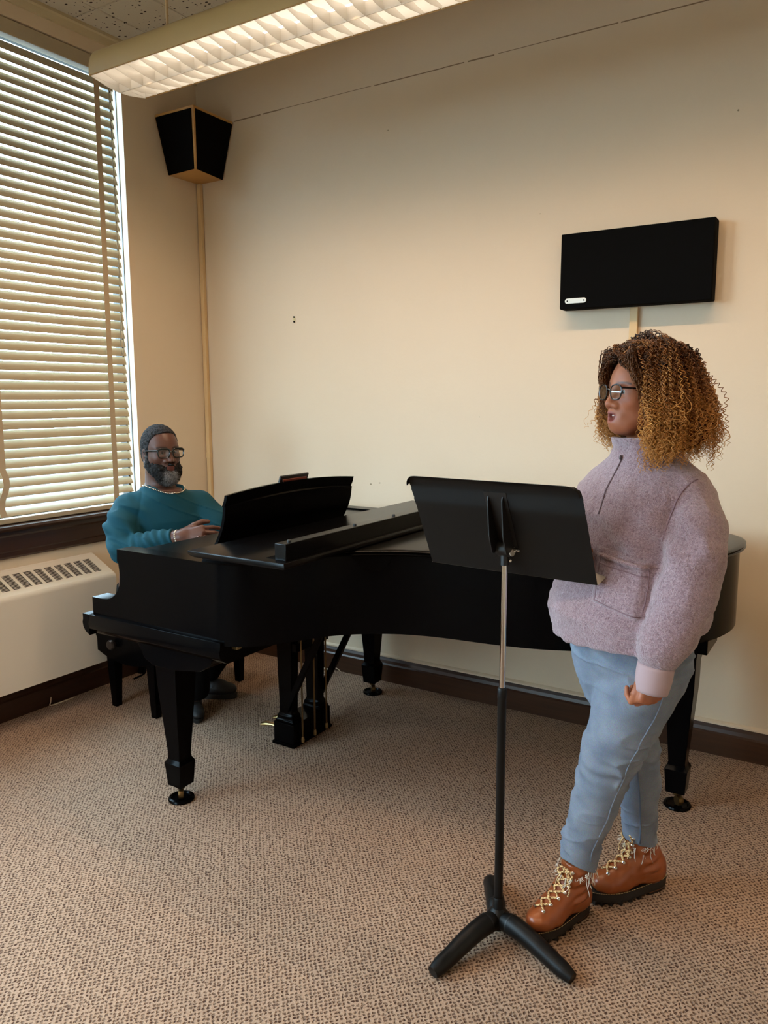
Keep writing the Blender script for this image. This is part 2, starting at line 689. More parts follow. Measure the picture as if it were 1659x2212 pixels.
def carpet_material():
    m = mat('loop_carpet', (176, 152, 128), 0.95, spec=0.1)
    N = NT(m)
    tc = N.new('ShaderNodeTexCoord')
    mp = N.new('ShaderNodeMapping')
    mp.inputs['Rotation'].default_value = (0, 0, math.radians(45))
    mp.inputs['Scale'].default_value = (86, 78, 78)
    N.link(tc.outputs['Object'], mp.inputs['Vector'])
    # wobble so the rows are not ruler straight
    nz0 = N.new('ShaderNodeTexNoise')
    nz0.inputs['Scale'].default_value = 16
    N.link(tc.outputs['Object'], nz0.inputs['Vector'])
    wob = N.new('ShaderNodeVectorMath', operation='MULTIPLY_ADD')
    wob.inputs[1].default_value = (0.8, 0.8, 0)
    N.link(nz0.outputs['Color'], wob.inputs[0])
    N.link(mp.outputs['Vector'], wob.inputs[2])
    nz9 = N.new('ShaderNodeTexNoise')
    nz9.inputs['Scale'].default_value = 130
    nz9.inputs['Detail'].default_value = 2
    N.link(tc.outputs['Object'], nz9.inputs['Vector'])
    wob2 = N.new('ShaderNodeVectorMath', operation='MULTIPLY_ADD')
    wob2.inputs[1].default_value = (1.1, 1.1, 0)
    N.link(nz9.outputs['Color'], wob2.inputs[0])
    N.link(wob.outputs[0], wob2.inputs[2])
    vo = N.new('ShaderNodeTexVoronoi', voronoi_dimensions='2D')
    vo.inputs['Scale'].default_value = 1.0
    vo.inputs['Randomness'].default_value = 0.35
    N.link(wob2.outputs[0], vo.inputs['Vector'])
    # ragged dark flecks in the gaps between the loops, set in rows
    rp = N.new('ShaderNodeMapRange', interpolation_type='SMOOTHSTEP')
    rp.inputs['From Min'].default_value = 0.12
    rp.inputs['From Max'].default_value = 0.44
    N.link(vo.outputs['Distance'], rp.inputs['Value'])
    rnd = N.new('ShaderNodeSeparateColor')
    N.link(vo.outputs['Color'], rnd.inputs[0])
    wk = N.new('ShaderNodeMath', operation='MULTIPLY')
    wk.inputs[1].default_value = 0.5
    N.link(rnd.outputs[0], wk.inputs[0])
    mxa = N.new('ShaderNodeMath', operation='MAXIMUM')
    N.link(rp.outputs[0], mxa.inputs[0])
    N.link(wk.outputs[0], mxa.inputs[1])
    # yarn colour variation
    n1 = N.new('ShaderNodeTexNoise')
    n1.inputs['Scale'].default_value = 190
    n1.inputs['Detail'].default_value = 2
    N.link(tc.outputs['Object'], n1.inputs['Vector'])
    n2 = N.new('ShaderNodeTexNoise')
    n2.inputs['Scale'].default_value = 2.2
    n2.inputs['Detail'].default_value = 3
    N.link(tc.outputs['Object'], n2.inputs['Vector'])
    c1 = N.new('ShaderNodeMix', data_type='RGBA')
    c1.inputs[6].default_value = lin((140, 111, 91))
    c1.inputs[7].default_value = lin((206, 174, 147))
    N.link(n1.outputs['Fac'], c1.inputs[0])
    c3 = N.new('ShaderNodeMix', data_type='RGBA', blend_type='MULTIPLY')
    c3.inputs[0].default_value = 0.35
    N.link(c1.outputs[2], c3.inputs[6])
    N.link(n2.outputs['Color'], c3.inputs[7])
    g = N.new('ShaderNodeMapRange')
    g.inputs['From Min'].default_value = 0.3
    g.inputs['From Max'].default_value = 0.7
    g.inputs['To Min'].default_value = 0.72
    g.inputs['To Max'].default_value = 1.0
    N.link(n2.outputs['Fac'], g.inputs['Value'])
    N.link(g.outputs[0], c3.inputs[7])
    c2 = N.new('ShaderNodeMix', data_type='RGBA')
    c2.inputs[6].default_value = lin((70, 48, 40))
    N.link(mxa.outputs[0], c2.inputs[0])
    N.link(c3.outputs[2], c2.inputs[7])
    N.link(c2.outputs[2], N.b.inputs['Base Color'])
    ad = N.new('ShaderNodeMath', operation='MULTIPLY_ADD')
    ad.inputs[1].default_value = 0.5
    N.link(n1.outputs['Fac'], ad.inputs[0])
    N.link(rp.outputs[0], ad.inputs[2])
    bp = N.new('ShaderNodeBump')
    bp.inputs['Strength'].default_value = 0.8
    bp.inputs['Distance'].default_value = 0.004
    N.link(ad.outputs[0], bp.inputs['Height'])
    N.link(bp.outputs['Normal'], N.b.inputs['Normal'])
    return m


M['carpet'] = carpet_material()

# ------------------------------------------------------------------ room shell
RX, RY, CZ = 5.2, -5.3, 3.50
tag(box('floor', (-0.2, RY - 0.15, -0.12), (RX + 0.15, 0.15, 0.0), M['carpet']), kind='structure')
wb = tag(box('wall_back', (-0.2, 0.0, 0.0), (RX + 0.15, 0.15, CZ + 0.1), M['wall']), kind='structure')
tag(box('wall_right', (RX, RY, 0.0), (RX + 0.15, 0.0, CZ + 0.1), M['wall']), kind='structure')
FW = (0.35, 1.75, 0.95, 2.35)      # window in the wall behind the camera
mf = MB()
mf.box((-0.2, RY - 0.15, 0), (FW[0], RY, CZ + 0.1)).box((FW[1], RY - 0.15, 0), (RX + 0.15, RY, CZ + 0.1))
mf.box((FW[0], RY - 0.15, 0), (FW[1], RY, FW[2])).box((FW[0], RY - 0.15, FW[3]), (FW[1], RY, CZ + 0.1))
tag(mf.build('wall_front', M['wall'], fix=False), kind='structure')
mf = MB()
mf.box((FW[0], RY - 0.12, FW[2]), (FW[0] + .05, RY - 0.07, FW[3])).box((FW[1] - .05, RY - 0.12, FW[2]), (FW[1], RY - 0.07, FW[3]))
mf.box((FW[0] + .05, RY - 0.12, FW[2]), (FW[1] - .05, RY - 0.07, FW[2] + .05)).box((FW[0] + .05, RY - 0.12, FW[3] - .05), (FW[1] - .05, RY - 0.07, FW[3]))
wf = tag(mf.build('window_3', mat('window_frame_front', (60, 52, 44), 0.4), fix=False), kind='structure')
box('pane', (FW[0] + .05, RY - 0.098, FW[2] + .05), (FW[1] - .05, RY - 0.092, FW[3] - .05), M['glass'], wf)
WIN = [(-2.30, -0.56), (-4.75, -2.75)]
SILL, HEAD = 0.975, 3.385
m = MB()
ys = [0.0, WIN[0][1], WIN[0][0], WIN[1][1], WIN[1][0], RY]
for a, b in ((ys[1], ys[0]), (ys[3], ys[2]), (ys[5], ys[4])):
    m.box((-0.2, a, 0), (0.0, b, CZ + 0.1))
for a, b in WIN:
    m.box((-0.2, a, 0), (0, b, SILL - 0.02)).box((-0.2, a, HEAD), (0, b, CZ + 0.1))
wl = tag(m.build('wall_left', M['wall'], fix=False), kind='structure')
ce = tag(box('ceiling', (-0.2, RY - 0.15, CZ + 0.02), (RX + 0.15, 0.15, CZ + 0.14), M['ceil']), kind='structure')
# ragged paint joint running along the back wall
m = MB()
x = 0.30
while x < 3.6:
    L = random.uniform(0.10, 0.42)
    if random.random() < 0.88:
        t = random.choice((0.0012, 0.0022, 0.003))
        z = 3.199 + random.uniform(-0.0015, 0.0015)
        m.box((x, -0.0012, z - t), (min(x + L, 3.6), 0.001, z + t))
    x += L + random.choice((0.0, 0.012, 0.02))
jn = m.build('paint_joint', mat('joint_dark', (146, 122, 94), 0.9), wb)  # dark tone is the joint line's own colour
tag(jn, 'broken dark joint line across the wall', kind='stuff')
m = MB()
for px, pz, s in ((1.36, 2.965, 0.004), (3.04, 2.75, 0.005), (1.24, 1.12, 0.006), (1.30, 1.13, 0.004), (2.2, 2.45, 0.0025), (1.9, 1.5, 0.003)):
    m.lathe((px, 0.001, pz), [(s * 0.2, 0), (s, 0.0002), (s * 0.8, 0.0012), (0.0003, 0.0016)], 8, (0, -1, 0))
tag(m.build('wall_mark', mat('old_mark', (150, 132, 104), 0.9), wb), kind='stuff')

# ceiling border trim and acoustic tiles
bt2 = tag(MB().prism([(0.0, CZ + 0.02), (0.0, CZ - 0.050), (0.012, CZ - 0.048), (0.022, CZ - 0.020), (0.030, CZ - 0.012), (0.030, CZ + 0.02)], RY, 0, 'y')
          .build('trim_1', mat('trim_cream', (196, 178, 142), 0.6)), kind='structure')


def tile_material():
    m = mat('acoustic_tile', (206, 196, 180), 0.9, bump=(120, 0.2, 0.002))
    N = NT(m)
    tc = N.new('ShaderNodeTexCoord')
    oi = N.new('ShaderNodeObjectInfo')
    av = N.new('ShaderNodeVectorMath', operation='ADD')
    N.link(tc.outputs['Object'], av.inputs[0])
    N.link(oi.outputs['Location'], av.inputs[1])
    mp = N.new('ShaderNodeMapping')
    mp.inputs['Scale'].default_value = (34, 52, 1)
    N.link(av.outputs[0], mp.inputs['Vector'])
    vo = N.new('ShaderNodeTexVoronoi', voronoi_dimensions='2D')
    vo.inputs['Scale'].default_value = 1
    N.link(mp.outputs['Vector'], vo.inputs['Vector'])
    sp = N.new('ShaderNodeSeparateColor')
    N.link(vo.outputs['Color'], sp.inputs[0])
    pw = N.new('ShaderNodeMath', operation='POWER')
    pw.inputs[1].default_value = 5.0
    N.link(sp.outputs[0], pw.inputs[0])
    ml = N.new('ShaderNodeMath', operation='MULTIPLY')
    ml.inputs[1].default_value = 0.34
    N.link(pw.outputs[0], ml.inputs[0])
    lt = N.new('ShaderNodeMath', operation='LESS_THAN')
    N.link(vo.outputs['Distance'], lt.inputs[0])
    N.link(ml.outputs[0], lt.inputs[1])
    mx = N.new('ShaderNodeMix', data_type='RGBA')
    mx.inputs[6].default_value = lin((206, 196, 180))
    mx.inputs[7].default_value = lin((48, 36, 28))
    N.link(lt.outputs[0], mx.inputs[0])
    N.link(mx.outputs[2], N.b.inputs['Base Color'])
    return m


M['tile'] = tile_material()
T = 0.305
tile0 = None
for i in range(0, 17):
    for j in range(0, 18):
        x0 = 0.03 + (0 if i == 0 else 0.172 + T * (i - 1))
        w = 0.172 if i == 0 else min(T, RX - x0)
        y1 = 0.0 if j == 0 else -0.247 - T * (j - 1)
        h = 0.247 if j == 0 else min(T, y1 - RY)
        if w < 0.03 or h < 0.03 or x0 > RX - 0.03:
            continue
        if tile0 is None and i > 0 and j > 0:
            tile0 = MB().box((0.002, -T + 0.002, 0), (T - 0.002, -0.002, 0.016)).build('ceiling_tile', M['tile'], ce, bevel=0.003, seg=1)
            tile0.location = (x0, y1, CZ + random.uniform(0, 0.002))
        elif i > 0 and j > 0 and abs(w - T) < 1e-3 and abs(h - T) < 1e-3:
            c = tile0.copy()
            COL.objects.link(c)
            c.location = (x0, y1, CZ + random.uniform(0, 0.003))
        else:
            o = MB().box((0.002, -h + 0.002, 0), (w - 0.002, -0.002, 0.016)).build('ceiling_tile', M['tile'], ce, bevel=0.003, seg=1)
            o.location = (x0, y1, CZ + 0.001)

# baseboards: moulded dark wood with a painted bead above
def baseboard(name, prof_mat, along, lo, hi, bead):
    prof = [(0, 0.0), (-0.030, 0.0), (-0.030, 0.098), (-0.024, 0.106), (-0.020, 0.122), (-0.012, 0.136), (0, 0.138)]
    b2 = [(0, 0.138), (-0.016, 0.138), (-0.016, 0.146), (-0.008, 0.151), (0, 0.154)]
    for nm, pr, mm in ((name, prof, prof_mat), (bead, b2, M['wall'])):
        m = MB()
        if along == 'x':
            m.prism([(p[0], p[1]) for p in pr], lo, hi, 'x')
        else:
            m.prism([(-p[0], p[1]) for p in pr], lo, hi, 'y')
        tag(m.build(nm, mm), kind='structure')


M['oakx'] = wood('dark_wood_along_wall', (78, 47, 27), (40, 24, 15), 0.36, (3, 40, 60))
baseboard('baseboard_back', M['oakx'], 'x', 0.0, RX, 'trim_3')
baseboard('baseboard_left', M['oaky'], 'y', RY, -0.03, 'trim_4')

# ground outside the windows
tag(box('ground', (-60, -60, -1.3), (60, 60, -1.2), mat('outside_asphalt', (84, 84, 82), 0.9, var=(0.4, 0.2))), kind='structure')

# windows: frame, mullion rail, glass
for k, (a, b) in enumerate(WIN):
    m = MB()
    x0, x1 = -0.14, -0.085
    m.box((x0, a, SILL), (x1, a + 0.05, HEAD)).box((x0, b - 0.012, SILL), (x1, b, HEAD))
    m.box((x0, a + 0.05, SILL), (x1, b - 0.012, SILL + 0.05)).box((x0, a + 0.05, HEAD - 0.05), (x1, b - 0.012, HEAD))
    mid = (a + b) / 2
    m.box((x0 + 0.005, mid - 0.025, SILL + 0.05), (x1 - 0.003, mid + 0.025, HEAD - 0.05))
    w = tag(m.build('window_%d' % (k + 1), mat('window_frame_%d' % k, (60, 52, 44), 0.4), fix=False), kind='structure')
    for p, q in ((a + 0.05, mid - 0.025), (mid + 0.025, b - 0.012)):
        box('pane', (-0.116, p, SILL + 0.05), (-0.110, q, HEAD - 0.05), M['glass'], w)
    # narrow metal edge beside the reveal
    box('edge_strip', (-0.050, b - 0.004, SILL), (-0.043, b - 0.0005, HEAD), mat('frame_edge', (92, 86, 80), 0.4), w)

# window sill and moulded apron (dark wood)
for k, (a, b) in enumerate(WIN):
    m = MB()
    a2, b2 = a - 0.10, min(b + 0.10, 0)
    if k == 0:
        b2 = -0.44
    m.prism([(-0.08, SILL - 0.02), (0.052, SILL - 0.02), (0.056, SILL - 0.008), (0.052, SILL + 0.004), (-0.08, SILL + 0.006)], a2, b2, 'y')
    m.prism([(0, 0.955), (0.034, 0.955), (0.036, 0.935), (0.028, 0.925), (0.028, 0.855), (0.024, 0.848), (0.024, 0.826), (0.016, 0.815), (0, 0.815)], a2 + 0.02, b2 - 0.02, 'y')
    tag(m.build('trim_%d' % (5 + k), M['oaky']), kind='structure')

# ------------------------------------------------------------------ venetian blind on the first window
def blind(label, ya, yb, zs, root_label=None):
    t = thing('venetian_blind', label, 'blind', (-0.03, (ya + yb) / 2, HEAD - 0.05))
    box('headrail', (-0.062, ya, HEAD - 0.075), (-0.006, yb, HEAD - 0.005), M['slat'], t, bevel=0.003)
    w, xc = 0.0475, -0.036
    n = 6
    prev = None
    for i, z in enumerate(zs):
        low = max(0.0, (1.45 - z) / 0.42)
        th = math.radians(66 - 24 * min(1, low))
        top, bot = [], []
        for k in range(n + 1):
            u = (k / n - 0.5) * w
            crown = 0.0035 * (1 - (2 * k / n - 1) ** 2)
            dx, dz = math.cos(th), math.sin(th)
            px, pz = xc - u * dx, z + u * dz
            nx, nz = dz, dx
            top.append((px + nx * (crown + 0.0013), pz + nz * (crown + 0.0013)))
            bot.append((px + nx * (crown - 0.0013), pz + nz * (crown - 0.0013)))
        poly = top + bot[::-1]
        o = MB().prism(poly, ya + random.uniform(0, 0.004), yb - random.uniform(0, 0.004), 'y').build('slat', M['slat'], t, smooth='auto')
    box('bottom_rail', (-0.062, ya, zs[0] - 0.052), (-0.012, yb, zs[0] - 0.026), M['slat'], t, bevel=0.004)
    return t


zs = [1.035 + 0.0485 * k for k in range(47)]
bl = blind('cream wooden venetian blind with cloth tapes, closed over the window at left', -2.26, -0.592, zs)
for y in (-0.722, -1.392, -2.07):
    pts = []
    for k in range(60):
        z = 3.315 - k * (3.315 - 1.02) / 59
        wob = 0.0
        if y < -1.0 and z < 1.25:
            wob = 0.014 * math.sin((1.25 - z) * 26)
        pts.append((0.0 + wob * 0.5 + 0.002, y + (0.006 * (3.3 - z) * -0.9) + wob, z))
    m = MB()
    vs, fs = [], []
    for x, yy, z in pts:
        vs += [(x, yy - 0.017, z), (x, yy + 0.017, z), (x - 0.0012, yy + 0.017, z), (x - 0.0012, yy - 0.017, z)]
    for i in range(len(pts) - 1):
        for a in range(4):
            fs.append((i * 4 + a, i * 4 + (a + 1) % 4, i * 4 + 4 + (a + 1) % 4, i * 4 + 4 + a))
    fs += [(0, 1, 2, 3), (len(vs) - 4, len(vs) - 3, len(vs) - 2, len(vs) - 1)]
    m.add(vs, fs).build('ladder_tape', M['tape'], bl, smooth='auto')
cord = catmull([(0.006, -0.648, 3.31), (0.007, -0.645, 3.0), (0.006, -0.643, 2.6), (0.007, -0.640, 2.21), (0.007, -0.642, 2.06)], 8)
cm = mat('cord_grey', (150, 140, 118), 0.8)
MB().tube(cord, 0.0022, 5).build('pull_cord', cm, bl, smooth=True)
loop = catmull([(0.007, -0.642, 2.06), (0.007, -0.652, 1.98), (0.007, -0.656, 1.88), (0.007, -0.645, 1.842), (0.007, -0.634, 1.88), (0.007, -0.636, 1.98), (0.007, -0.642, 2.06)], 5)
MB().tube(loop, 0.0022, 5).build('pull_cord', cm, bl, smooth=True)
for z in (2.17, 2.06):
    MB().ball((0.007, -0.642, z), (0.005, 0.005, 0.008), 8, 6).build('cord_knot', cm, bl, smooth=True)
# raised blind on the second window (outside the frame)
t = thing('venetian_blind', 'cream venetian blind raised and bundled at the top of the second window', 'blind', (-0.03, -3.75, HEAD - 0.05))
box('headrail', (-0.062, -4.71, HEAD - 0.075), (-0.006, -2.79, HEAD - 0.005), M['slat'], t, bevel=0.003)
for k in range(12):
    box('slat', (-0.062, -4.70, HEAD - 0.10 - k * 0.006), (-0.012, -2.80, HEAD - 0.0975 - k * 0.006), M['slat'], t)

# ------------------------------------------------------------------ radiator cabinet under the window
rd = thing('radiator', 'cream enamel radiator cabinet with slotted sloping top beneath the window', 'radiator', (0.1, -1.6, 0.0))
RYA, RYB = -2.45, -0.925
f0, f1 = (0.022, 0.757), (0.188, 0.672)
m = MB()
prof = [(0.004, 0.205), (0.2, 0.205), (0.2, 0.648), (0.1985, 0.658), (0.194, 0.666), f1]
# front + underside + back shell (top is a separate slotted grille)
m.prism(prof + [(0.172, 0.668), (0.02, 0.745), (0.004, 0.745)], RYA, RYB, 'y')
m.build('cabinet', M['enamel'], rd, smooth='auto')
d = np.array([f1[0] - f0[0], f1[1] - f0[1]])
Ltop = np.linalg.norm(d)
ds = d / Ltop
nn = np.array([-ds[1], ds[0]])
nn = nn if nn[1] > 0 else -nn


def topP(s, y, h=0.0):
    return (f0[0] + ds[0] * s + nn[0] * h, y, f0[1] + ds[1] * s + nn[1] * h)


def grid_panel(ylines, slines, holes, h0, h1):
    """one connected perforated plate: cells listed in holes are left open"""
    m = MB()
    ny, ns = len(ylines), len(slines)
    vs = [topP(s, y, h) for h in (h0, h1) for y in ylines for s in slines]
    id_ = lambda a, i, j: a * ny * ns + i * ns + j
    fs = []
    solid = lambda i, j: 0 <= i < ny - 1 and 0 <= j < ns - 1 and (i, j) not in holes
    for i in range(ny - 1):
        for j in range(ns - 1):
            if not solid(i, j):
                continue
            q = [(i, j), (i + 1, j), (i + 1, j + 1), (i, j + 1)]
            fs.append(tuple(id_(1, *p) for p in q))
            fs.append(tuple(id_(0, *p) for p in q[::-1]))
            for (di, dj), (p, r) in zip(((0, -1), (1, 0), (0, 1), (-1, 0)), ((q[0], q[1]), (q[1], q[2]), (q[2], q[3]), (q[3], q[0]))):
                if not solid(i + di, j + dj):
                    fs.append((id_(0, *p), id_(0, *r), id_(1, *r), id_(1, *p)))
    return m.add(vs, fs)


colw, gapw = 0.0445, 0.0135
cols = []
y = RYB - 0.052
while y - colw > RYA + 0.05:
    cols.append((y - colw, y))
    y -= colw + gapw
# frame plate with one opening per grille column
yl = [RYA]
for a, b in reversed(cols):
    yl += [a, b]
yl.append(RYB)
sl_ = [0.0, 0.030, 0.148, Ltop]
holes = {(1 + 2 * k, 1) for k in range(len(cols))}
grid_panel(yl, sl_, holes, -0.004, 0.0).build('top_panel', M['enamel'], rd)
MB().add([topP(0.020, RYA + 0.03, -0.0065), topP(0.020, RYB - 0.03, -0.0065), topP(0.158, RYB - 0.03, -0.0065), topP(0.158, RYA + 0.03, -0.0065),
          topP(0.020, RYA + 0.03, -0.0095), topP(0.020, RYB - 0.03, -0.0095), topP(0.158, RYB - 0.03, -0.0095), topP(0.158, RYA + 0.03, -0.0095)],
         [(0, 1, 2, 3), (7, 6, 5, 4), (0, 4, 5, 1), (1, 5, 6, 2), (2, 6, 7, 3), (3, 7, 4, 0)]).build('slot_shade_sheet', M['void'], rd)  # near-black sheet standing in for the shade inside the cabinet
for a, b in cols:
    nsl = 13
    sl = [0.030]
    pit = 0.118 / nsl
    for k in range(nsl):
        s0 = 0.030 + pit * k
        sl += [s0 + pit * 0.28, s0 + pit]
    yl2 = [a, a + 0.0015, b - 0.0015, b]
    holes = {(1, 2 * k) for k in range(nsl)}
    holes = {(1, 2 * k + 1) for k in range(nsl)}
    grid_panel(yl2, sl, holes, -0.0016, -0.0006).build('grille', M['enamel'], rd)
MB().prism([(0.003, 0.745), (0.003, 0.762), (0.022, 0.758), (0.022, 0.745)], RYA, RYB, 'y').build('back_flange', M['enamel'], rd)
for y in (RYA + 0.08,):
    box('bracket', (0.03, y - 0.02, 0.0), (0.06, y + 0.02, 0.205), M['void'], rd)
# pipe and valve at the wall behind the bench
t = thing('radiator_pipe', 'small white pipe with dark valve low on the wall behind the bench', 'pipe', (0.045, -0.66, 0))
MB().tube([(0.05, -0.66, 0.16), (0.05, -0.66, 0.07)], 0.011, 10).build('pipe', M['wall'], t, smooth=True)
MB().lathe((0.05, -0.66, 0.0), [(0.02, 0), (0.024, 0.01), (0.016, 0.03), (0.02, 0.05), (0.012, 0.07)], 12).build('valve', M['void'], t, smooth=True)
MB().tube(catmull([(0.06, -0.66, 0.045), (0.10, -0.68, 0.05), (0.14, -0.72, 0.03), (0.12, -0.78, 0.012)], 5), 0.006, 6).build('hose', M['void'], t, smooth=True)
t = thing('floor_cable', 'thin white cable end lying against the dark baseboard below the radiator', 'cable', (0.05, -1.27, 0))
MB().tube(catmull([(0.036, -1.25, 0.045), (0.038, -1.255, 0.02), (0.045, -1.262, 0.006), (0.05, -1.20, 0.004), (0.048, -1.12, 0.004)], 5), 0.003, 6).build('cable', M['wall'], t, smooth=True)
t = thing('floor_cable', 'pale cable curl lying on the carpet behind the pedal lyre', 'cable', (0.9, -0.05, 0))
MB().tube(catmull([(0.93, -0.045, 0.004), (0.97, -0.05, 0.006), (1.0, -0.06, 0.028), (1.03, -0.05, 0.02), (1.05, -0.046, 0.004)], 5), 0.003, 6).build('cable', M['wall'], t, smooth=True)

# ------------------------------------------------------------------ pendant light fixtures
def pendant(label, dx, dy, nbl, glow, x0=0.53, pitch=0.0803):
    L = pitch * nbl
    x1 = x0 + L
    t = thing('pendant_light', label, 'light', (x0 + dx + L / 2, dy - 1.018, 3.2), 'ceiling light rows')
    yc = -1.018 + dy
    hw = 0.158
    prof = []
    for k in range(25):
        a = PI * k / 24
        prof.append((yc - (hw + 0.006) * math.copysign(abs(math.cos(a)) ** 0.55, math.cos(a)), 3.025 + 0.135 * math.sin(a) ** 0.75))
    inner = [(yc - (p[0] - yc) * -0.95 - 0.0, 3.025 + (p[1] - 3.025) * 0.94) for p in prof]
    inner[0] = (prof[0][0] + 0.007, 3.025)
    inner[-1] = (prof[-1][0] - 0.007, 3.025)
    MB().prism(prof + inner[::-1], x0 + dx, x1 + dx, 'x').build('housing', M['fixture'], t, smooth='auto')
    inn2 = [(yc + (p[0] - yc) * 0.985, 3.0255 + (p[1] - 3.025) * 0.975) for p in inner]
    inn3 = [(yc + (p[0] - yc) * 0.97, 3.0255 + (p[1] - 3.025) * 0.955) for p in inner]
    MB().prism(inn2[::2], x0 + dx + .0005, x0 + dx + .0012, 'x').build('end_reflector', M['louver'], t)
    MB().prism(inn2 + inn3[::-1], x0 + dx + .001, x1 + dx - .001, 'x').build('reflector', M['louver'], t, smooth='auto')
    MB().prism(prof[::2], x0 + dx - 0.004, x0 + dx, 'x').build('end_cap', M['fixture'], t, smooth='auto')
    MB().prism(prof[::2], x1 + dx, x1 + dx + 0.004, 'x').build('end_cap', M['fixture'], t, smooth='auto')
    box('spine', (x0 + dx, yc - 0.0015, 2.999), (x1 + dx, yc + 0.0015, 3.05), M['louver'], t)
    # one blade: a shallow V whose upper edge sweeps up to the housing sides
    pl = [(yc, 3.0), (yc + 0.06, 3.004), (yc + hw - 0.004, 3.022), (yc + hw - 0.004, 3.034), (yc + 0.10, 3.036), (yc + 0.04, 3.048),
          (yc, 3.05), (yc - 0.04, 3.048), (yc - 0.10, 3.036), (yc - hw + 0.004, 3.034), (yc - hw + 0.004, 3.022), (yc - 0.06, 3.004)]
    b0 = None
    for i in range(nbl + 1):
        xx = x0 + dx + pitch * i
        if b0 is None:
            b0 = MB().prism(pl, -0.0006, 0.0006, 'x').build('louver_blade', M['louver'], t)
            b0.location = (xx, 0, 0)
        else:
            c = b0.copy()
            COL.objects.link(c)
            c.location = (xx, 0, 0)
    for s in (-1, 1):
        MB().tube([(x0 + dx + 0.03, yc + s * 0.08, 3.088), (x1 + dx - 0.03, yc + s * 0.08, 3.088)], 0.0135, 10).build('lamp_tube', glow, t, smooth='auto')
    for xx in (x0 + 0.33, x1 - 0.33):
        MB().tube([(xx + dx, yc, 3.155), (xx + dx, yc, CZ + 0.01)], 0.006, 8).build('hanger_rod', M['cream'], t, smooth=True)
        MB().lathe((xx + dx, yc, CZ - 0.02), [(0.03, 0.02), (0.032, 0.012), (0.012, 0.0)], 16).build('ceiling_canopy', M['cream'], t, smooth=True)
    for i in range(9):  # hidden spots added to carry the tubes' downward light
        sd = bpy.data.lights.new('added_louver_spot', 'SPOT')
        sd.energy = SPOT_WATTS
        sd.color = SPOT_COLOR
        sd.spot_size = math.radians(158)
        sd.spot_blend = 1.0
        sd.shadow_soft_size = 0.004
        so = bpy.data.objects.new('added_louver_spot', sd)
        so.location = (x0 + dx + pitch * (2.5 + 4.8 * i // 1), yc + 0.007, 3.0045)
        COL.objects.link(so)
        adopt(so, t)
    return t


pendant('long cream pendant light with white louver blades above the piano', 0, 0, 44, M['tubeglow'])
pendant('long cream pendant light with white louver blades behind the camera', 0, -2.6, 44, M['tubeglow'])

# ------------------------------------------------------------------ corner loudspeaker, wall loudspeaker, conduits, hook
t = thing('corner_speaker', 'tapered light wood corner loudspeaker with two black cloth faces', 'speaker', (0.15, -0.15, 2.885))
zt, zb = 3.195, 2.885
TL, TF, TR = (0.004, -0.335), (0.305, -0.33), (0.297, -0.004)
BL_, BF, BR_ = (0.004, -0.247), (0.240, -0.262), (0.20, -0.004)
corner = (0.004, -0.004)
rt = [(*corner, zt), (*TL, zt), (*TF, zt), (*TR, zt)]
rb = [(*corner, zb), (*BL_, zb), (*BF, zb), (*BR_, zb)]
MB().add(rb + rt, [(0, 1, 2, 3), (7, 6, 5, 4), (0, 4, 5, 1), (1, 5, 6, 2), (2, 6, 7, 3), (3, 7, 4, 0)]).build('cabinet', M['maple'], t, bevel=0.004)


def inset_face(a, b, c, d, ua, ub, va, vb, lift, name, mm, par, thick=0.006):
    """slab over quad a(b0) b(b1) c(t1) d(t0), inset by absolute fractions"""
    a, b, c, d = (np.array(q, float) for q in (a, b, c, d))
    P = lambda u, v: (a * (1 - u) + b * u) * (1 - v) + (d * (1 - u) + c * u) * v
    nrm = np.cross(b - a, d - a)
    nrm /= np.linalg.norm(nrm)
    q = [P(ua, va), P(ub, va), P(ub, vb), P(ua, vb)]
    m = MB().add([p + nrm * (lift - thick) for p in q] + [p + nrm * lift for p in q],
                 [(3, 2, 1, 0), (4, 5, 6, 7), (0, 1, 5, 4), (1, 2, 6, 5), (2, 3, 7, 6), (3, 0, 4, 7)])
    return m.build(name, mm, par, bevel=0.003)


inset_face(rb[1], rb[2], rt[2], rt[1], 0.02, 0.955, 0.0, 0.955, 0.004, 'grille_cloth', M['cloth'], t)
inset_face(rb[2], rb[3], rt[3], rt[2], 0.045, 0.985, 0.0, 0.955, 0.004, 'grille_cloth', M['cloth'], t)

t = thing('wall_speaker', 'wide flat black cloth wall loudspeaker with a small metal plate', 'speaker', (2.665, -0.04, 2.16))
MB().box((2.336, -0.080, 1.995), (2.992, -0.004, 2.328)).build('cabinet', M['cloth'], t, bevel=0.006)
MB().box((2.338, -0.086, 1.997), (2.990, -0.079, 2.326)).build('grille_cloth', M['cloth'], t, bevel=0.003)
pl = MB()
pp = []
for sx, x in ((-1, 2.375), (1, 2.452)):
    for k in range(9):
        a = PI / 2 + PI * k / 8 if sx < 0 else -PI / 2 + PI * k / 8
        pp.append((x + 0.0115 * math.cos(a), 2.030 + 0.0115 * math.sin(a)))
pl = MB().prism(pp, -0.0895, -0.0858, 'y').build('name_plate', M['alu'], t, bevel=0.001)
for x in (2.375, 2.452):
    MB().lathe((x, -0.0885, 2.030), [(0.0034, 0), (0.0034, 0.002), (0.001, 0.003)], 10, (0, -1, 0)).build('screw', M['void'], pl, smooth='auto')


def conduit(label, lo, hi, joints):
    t = thing('cable_conduit', label, 'conduit', ((lo[0] + hi[0]) / 2, hi[1], lo[2]))
    box('channel', lo, hi, M['cream'], t, bevel=0.003)
    for z in joints:
        box('coupling', (lo[0] - 0.002, lo[1] - 0.003, z - 0.016), (hi[0] + 0.002, hi[1], z + 0.016), M['cream'], t, bevel=0.002)


